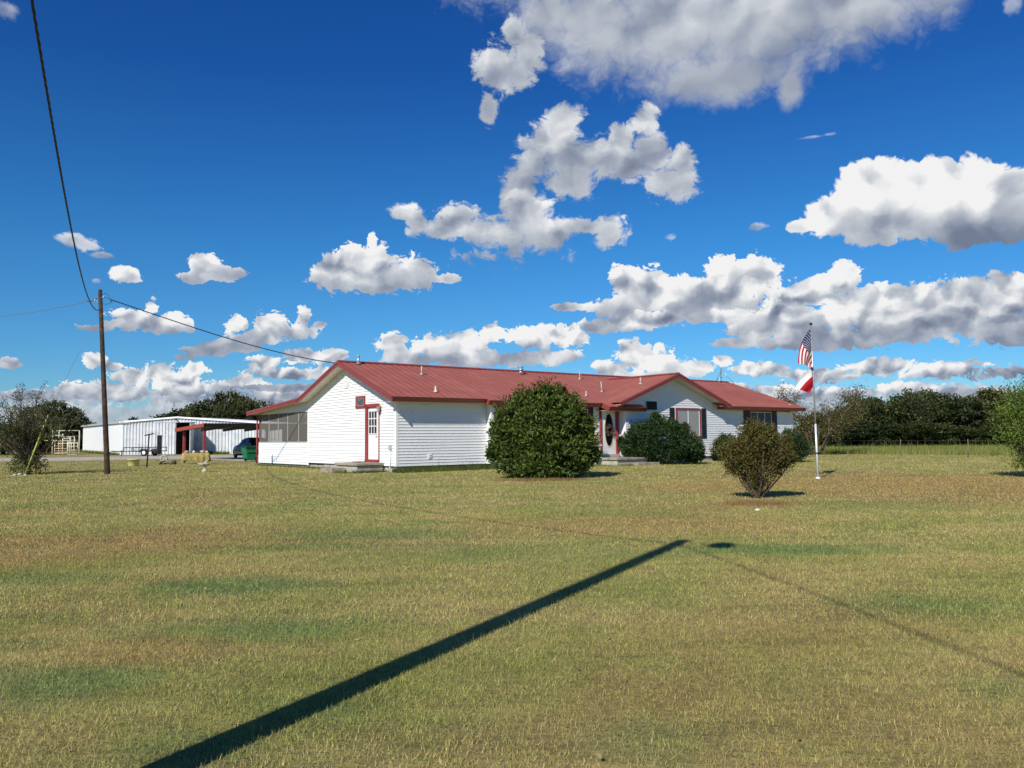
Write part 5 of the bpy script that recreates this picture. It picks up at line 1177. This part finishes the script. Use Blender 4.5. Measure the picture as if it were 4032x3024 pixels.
ok_ = [oak(11, 7.0, 6.4, 'leaf_oak', 15000), oak(12, 8.0, 6.0, 'leaf_oak', 16000), oak(13, 6.0, 5.6, 'leaf_oak2', 12000)]
rng = np.random.default_rng(99)
def put(k, px, Y, toppx, label, w_=None, first=[True, True, True], grp=None):
    p = atY(px, 1740, Y); ph = (6.4, 6.0, 5.6)[k]*.93; top = atY(px, toppx, Y)[2]; s = top/ph; sx = s if w_ is None else w_/(7.0, 8.0, 6.0)[k]
    rz = rng.uniform(0, 6.28)
    if first[k]: o = ok_[k]; first[k] = False; o.location = (p[0], p[1], 0); o.rotation_euler = (0, 0, rz); o.scale = (sx, sx, s); o['label'] = label
    else: o = copy_tree(ok_[k], (p[0], p[1], 0), rz, (sx, sx, s), label)
    o['category'] = 'tree'
    if grp: o['group'] = grp
    return o
gR = 'trees along the right field edge'
for args in [
 (1, 3290, 84, 1600, 'dark tree just right of the flagpole, lowest part of the tree line', 6.5), (0, 3400, 82, 1566, 'dark oak between the flagpole and the tallest oak of the tree line', 6.8),
 (1, 3530, 80, 1532, 'tallest broad oak of the right tree line', 7.5), (0, 3640, 86, 1540, 'oak just right of the tallest broad oak', 7.0), (2, 3725, 80, 1546, 'oak with a thin top in the middle of the right tree line', 6.5),
 (1, 3830, 84, 1552, 'oak above the rightmost clear fence post', 7.2), (0, 3925, 82, 1532, 'oak directly left of the bright green young tree', 7.0), (1, 4010, 86, 1525, 'tall oak behind the bright green young tree', 7.5), (0, 4130, 82, 1530, 'oak outside the right edge of the photo', 8)]:
    put(args[0], args[1], args[2], args[3], args[4], args[5], grp=gR)
for k, (px, Y, tp_, w_) in enumerate([(3350, 76, 1672, 5), (3450, 77, 1650, 5.5), (3620, 76, 1655, 5.5), (3700, 77, 1665, 5), (3860, 76, 1680, 5.5), (3960, 75, 1670, 5), (3250, 79, 1668, 5)]):
    put(2, px, Y, tp_, ['low thicket tree at the field edge behind the second fence post', 'low dark thicket tree below the tallest oak, on its left', 'low thicket tree below the tallest oak, on its right', 'low thicket tree in the middle of the field edge', 'low reddish shadowed thicket tree under the right oaks', 'low thicket tree beside the bright green young tree', 'low thicket tree just behind the flagpole'][k], w_, grp='low thicket along the field edge')
for args in [(0, 200, 124, 1582, 'round dark oak behind the sparse twiggy tree', 9.5), (2, 95, 92, 1655, 'low dark tree left of the round oak behind the pipe fence', 8), (2, 15, 98, 1668, 'low dark tree at the left edge of the photo', 8), (1, 262, 128, 1680, 'low dark tree beside the left end of the white shed', 6),
             (0, 900, 112, 1546, 'tall dark oak rising behind the barn roof', 9.5), (1, 825, 116, 1572, 'dark oak left of the tall one behind the barn', 8.5), (1, 965, 110, 1566, 'dark oak behind the barn next to the porch roof', 8.5), (2, 720, 120, 1608, 'lower dark tree behind the ridge of the barn', 9), (2, 512, 140, 1642, 'small dark treetop above the left end of the barn roof', 6), (2, 655, 130, 1630, 'small dark tree at the barn ridge, left of the oaks', 6.5),
             (1, 1120, 118, 1600, 'dark tree hidden behind the porch of the house', 8), (0, 1300, 140, 1640, 'dark tree far behind the house', 9), (1, -120, 96, 1650, 'dark tree outside the left edge of the photo', 9)]:
    put(args[0], args[1], args[2], args[3], args[4], args[5], grp='dark trees behind the barn and corral')
# feathery tree at the right end of the house: open limbs, bunches of leaflets
c = atY(3215, 1740, 56.0); c[2] = 0
e = empty('mimosa_tree', c, 0, 'open olive brown tree with pale bent limbs behind the right corner of the house', 'tree')
mb = MB(); sp_ = 56/FPX
def mt_(px, py): return np.array([(px-3215)*sp_, rng.uniform(-1.2, 1.2), CAM_H+(1714-py)*sp_])
brn = [((3225, 1780), (3270, 1690), (3330, 1600), (3362, 1555)), ((3225, 1780), (3255, 1690), (3290, 1630), (3320, 1585)), ((3205, 1790), (3190, 1710), (3165, 1660), (3135, 1610)), ((3215, 1780), (3210, 1700), (3200, 1650), (3215, 1625)), ((3190, 1790), (3165, 1720), (3150, 1680), (3155, 1650)), ((3235, 1775), (3300, 1710), (3350, 1660), (3370, 1640)), ((3225, 1780), (3245, 1710), (3250, 1660), (3262, 1625)), ((3195, 1790), (3180, 1730), (3125, 1690), (3110, 1640)), ((3130, 1700), (3120, 1640), (3110, 1590), (3095, 1552))]
tips = []
for b in brn:
    pts = [mt_(*p) for p in b]; pts[0][1] = 0; pts = [np.array([np.interp(t, [0, 1, 2, 3], [q[k] for q in pts]) for k in range(3)]) for t in np.linspace(0, 3, 13)]
    mb.tube(pts, list(np.linspace(.07, .02, 13)), 6, caps=False)
    for q in pts[4:]:
        for _ in range(4): t = q+unit(rng.normal(0, 1, 3)+np.array([0, 0, .3]))*rng.uniform(.3, .8); mb.tube([q, t], [.02, .008], 4, caps=False); tips.append(t)
tips += [mt_(3360, 1545), mt_(3345, 1552), mt_(3378, 1550), mt_(3330, 1560), mt_(3385, 1575), mt_(3100, 1560), mt_(3125, 1556), mt_(3150, 1562)]*3
mb.build('trunk', mat('dull_olive_bark', (.12, .095, .060), .9, var=.25), e); tips = np.array(tips); m_ = int(20*FK)
P = np.repeat(tips, m_, 0)+rng.normal(0, .20, (len(tips)*m_, 3)); leaf_mesh('crown', P, rng.normal(0, 1, P.shape)+np.array([0, 0, -.3]), .17, .30, M['leaf_olive'], e, None, jitter=1.0)

# =================================================================== taller grass: pasture strip, weeds at the foundation and round the shrubs
def poly_fill(pts, n):
    pts = np.array([(p[0], p[1]) for p in pts]); lo, hi = pts.min(0), pts.max(0); X = rng.uniform(lo[0], hi[0], n*3); Y = rng.uniform(lo[1], hi[1], n*3); ins = np.zeros(len(X), bool); j = len(pts)-1
    for i in range(len(pts)):
        xi, yi = pts[i]; xj, yj = pts[j]; c_ = ((yi > Y) != (yj > Y)) & (X < (xj-xi)*(Y-yi)/(yj-yi+1e-12)+xi); ins ^= c_; j = i
    return X[ins], Y[ins]
X, Y = poly_fill([G(3190, 1788), G(3700, 1792), G(4350, 1801), atY(4600, 1740, 75), atY(3180, 1740, 80)], int(26000*FK))
def tall(name, X, Y, h, wd, mt, label, cat): return blades(name, X, Y, h, wd, mt, lean=.35, label=label, cat=cat)
M['tallgrass'] = mat('tall_green_grass', (.125, .175, .035), .8, col2=(.32, .30, .09), attr=True, transl=.25, spec=.1, c2scale=.5)
M['weeds'] = mat('green_foundation_weeds', (.045, .085, .015), .8, col2=(.17, .19, .05), attr=True, transl=.25, spec=.1, c2scale=1.5)
M['drygrass'] = mat('dry_mulch_grass', (.16, .085, .035), .9, col2=(.38, .25, .12), attr=True, transl=.15, spec=.1, c2scale=3)
tall('pasture_grass', X, Y, np.full(len(X), .38), np.full(len(X), .035), M['tallgrass'], 'uncut green grass strip along the wire fence on the right', 'grass')
n = int(9000*FK); a = rng.uniform(-.2, 4.9, n); b = -np.abs(rng.normal(0, .30, n))-.02; X = HO[0]+HU[0]*a+HV[0]*b; Y = HO[1]+HU[1]*a+HV[1]*b; h = (.20*np.exp(b*1.6)+.04)*rng.uniform(.6, 1.3, n)
tall('foundation_weeds', X, Y, h, np.full(n, .014), M['weeds'], 'green weeds along the foot of the front wall', 'weeds')
segs = [((-.02, 15.0), (-.02, 8.5), .10, 2600), ((-.1, 8.5), (-.1, 3.2), .13, 1500), ((-1.7, .9), (-1.7, 2.9), .13, 900), ((-1.55, .7), (0, .7), .15, 1200), ((10.6, -2.3), (13.8, -2.3), .12, 1500), ((10.5, -2.2), (10.5, -.4), .12, 500)]
XX = []; YY = []; HH = []
for (p, q, hh, n) in segs:
    n = int(n*FK); f = rng.uniform(0, 1, n); a = p[0]+(q[0]-p[0])*f+rng.normal(0, .10, n)-.08; b = p[1]+(q[1]-p[1])*f+rng.normal(0, .08, n); XX.append(HO[0]+HU[0]*a+HV[0]*b); YY.append(HO[1]+HU[1]*a+HV[1]*b); HH.append(hh*rng.uniform(.3, 1.2, n))
XX, YY, HH = map(np.concatenate, (XX, YY, HH)); tall('edge_weeds', XX, YY, HH, np.full(len(XX), .012), M['weeds'], 'tufts of weeds along the stoops and the porch foundation', 'weeds')
q = G(2985, 1985); n = int(5000*FK); r = np.abs(rng.normal(0, .55, n)); a = rng.uniform(0, 6.283, n)
tall('mulch_grass', q[0]+r*.85*np.cos(a), q[1]+r*.75*np.sin(a), np.full(n, .055), np.full(n, .007), M['drygrass'], 'rust brown dry grass ring round the foot of the olive shrub', 'dry grass')
q = G(2150, 1893); n = int(2200*FK); tall('mulch_grass', q[0]+rng.normal(0, .75, n), q[1]+rng.normal(0, .20, n)+.1, np.full(n, .085), np.full(n, .012), M['drygrass'], 'dry grass fringe along the foot of the largest bush', 'dry grass')
p_, q_ = l2, None
bp = [G(330, 1780), G(478, 1792)]; n = int(1600*FK); f = rng.uniform(0, 1, n); pts = bp[0][None]*(1-f[:, None])+bp[1][None]*f[:, None]
tall('shed_weeds', pts[:, 0]+rng.normal(0, .3, n)-.3, pts[:, 1]+rng.normal(0, .3, n)-.4, np.full(n, .32), np.full(n, .04), M['weeds'], 'weeds along the foot of the white shed wall', 'weeds')
n = int(900*FK); x = rng.uniform(D1+.2, D1+4, n); X = BL[0]+bd[0]*x+bn[0]*rng.uniform(.1, .5, n); Y = BL[1]+bd[1]*x+bn[1]*rng.uniform(.1, .5, n)
tall('barn_weeds', X, Y, np.full(n, .30), np.full(n, .04), M['weeds'], 'dark weeds along the foot of the barn wall', 'weeds')
# flowers and pots at the front door
fq = HPt(10.42, -.95); o = MB(); o.box(-.16, .16, -.16, .16, .38, .43).box(-.11, .11, -.11, .11, .43, .95).box(-.17, .17, -.17, .17, .95, 1.02); pd = o.build('pedestal', M['white']); pd.location = tuple(fq); pd.rotation_euler = (0, 0, math.pi/2-TH); tag(pd, 'white square pedestal on the front stoop under the flowers', 'pedestal')
fl_ = empty('flower_pot', fq+np.array([0, 0, 1.02]), 0, 'orange flowers in a blue pot on the white pedestal by the front door', 'flowers')
mb = MB(); mb.lathe([(0, 0), (.08, 0), (.12, .16), (.13, .18), (.10, .18)], (0, 0, 0), 14); mb.build('pot', mat('blue_glazed_pot', (.06, .15, .18), .4), fl_)
P = np.array([0, 0, .34])+rng.normal(0, .08, (160, 3)); leaf_mesh('petals', P, rng.normal(0, 1, P.shape), .07, .6, mat('orange_petals', (.45, .12, .03), .7, col2=(.60, .22, .06), attr=True), fl_)
P = np.array([0, 0, .25])+rng.normal(0, .09, (200, 3)); leaf_mesh('leaves', P, rng.normal(0, 1, P.shape), .07, .4, M['leaf_bush'], fl_)
pq = HPt(12.75, -1.1, .38); pt = empty('potted_plant', pq, 0, 'small dark green potted plant on the front stoop beside the wing', 'plant')
mb = MB(); mb.lathe([(0, 0), (.07, 0), (.10, .14), (.08, .14)], (0, 0, 0), 12); mb.build('pot', M['rubber'], pt)
P = np.array([0, 0, .24])+rng.normal(0, .07, (220, 3)); leaf_mesh('leaves', P, rng.normal(0, 1, P.shape), .07, .5, M['leaf_ever'], pt)
mw = MB(); mw.box(-.28, .28, -.2, .2, .395, .42, bev=.01); dm = mw.build('door_mat', M['bark']); dm.location = tuple(HPt(-.35, 2.55)); dm.rotation_euler = (0, 0, math.pi/2-TH+math.pi/2); tag(dm, 'rolled dark door mat on the side stoop against the siding', 'mat')
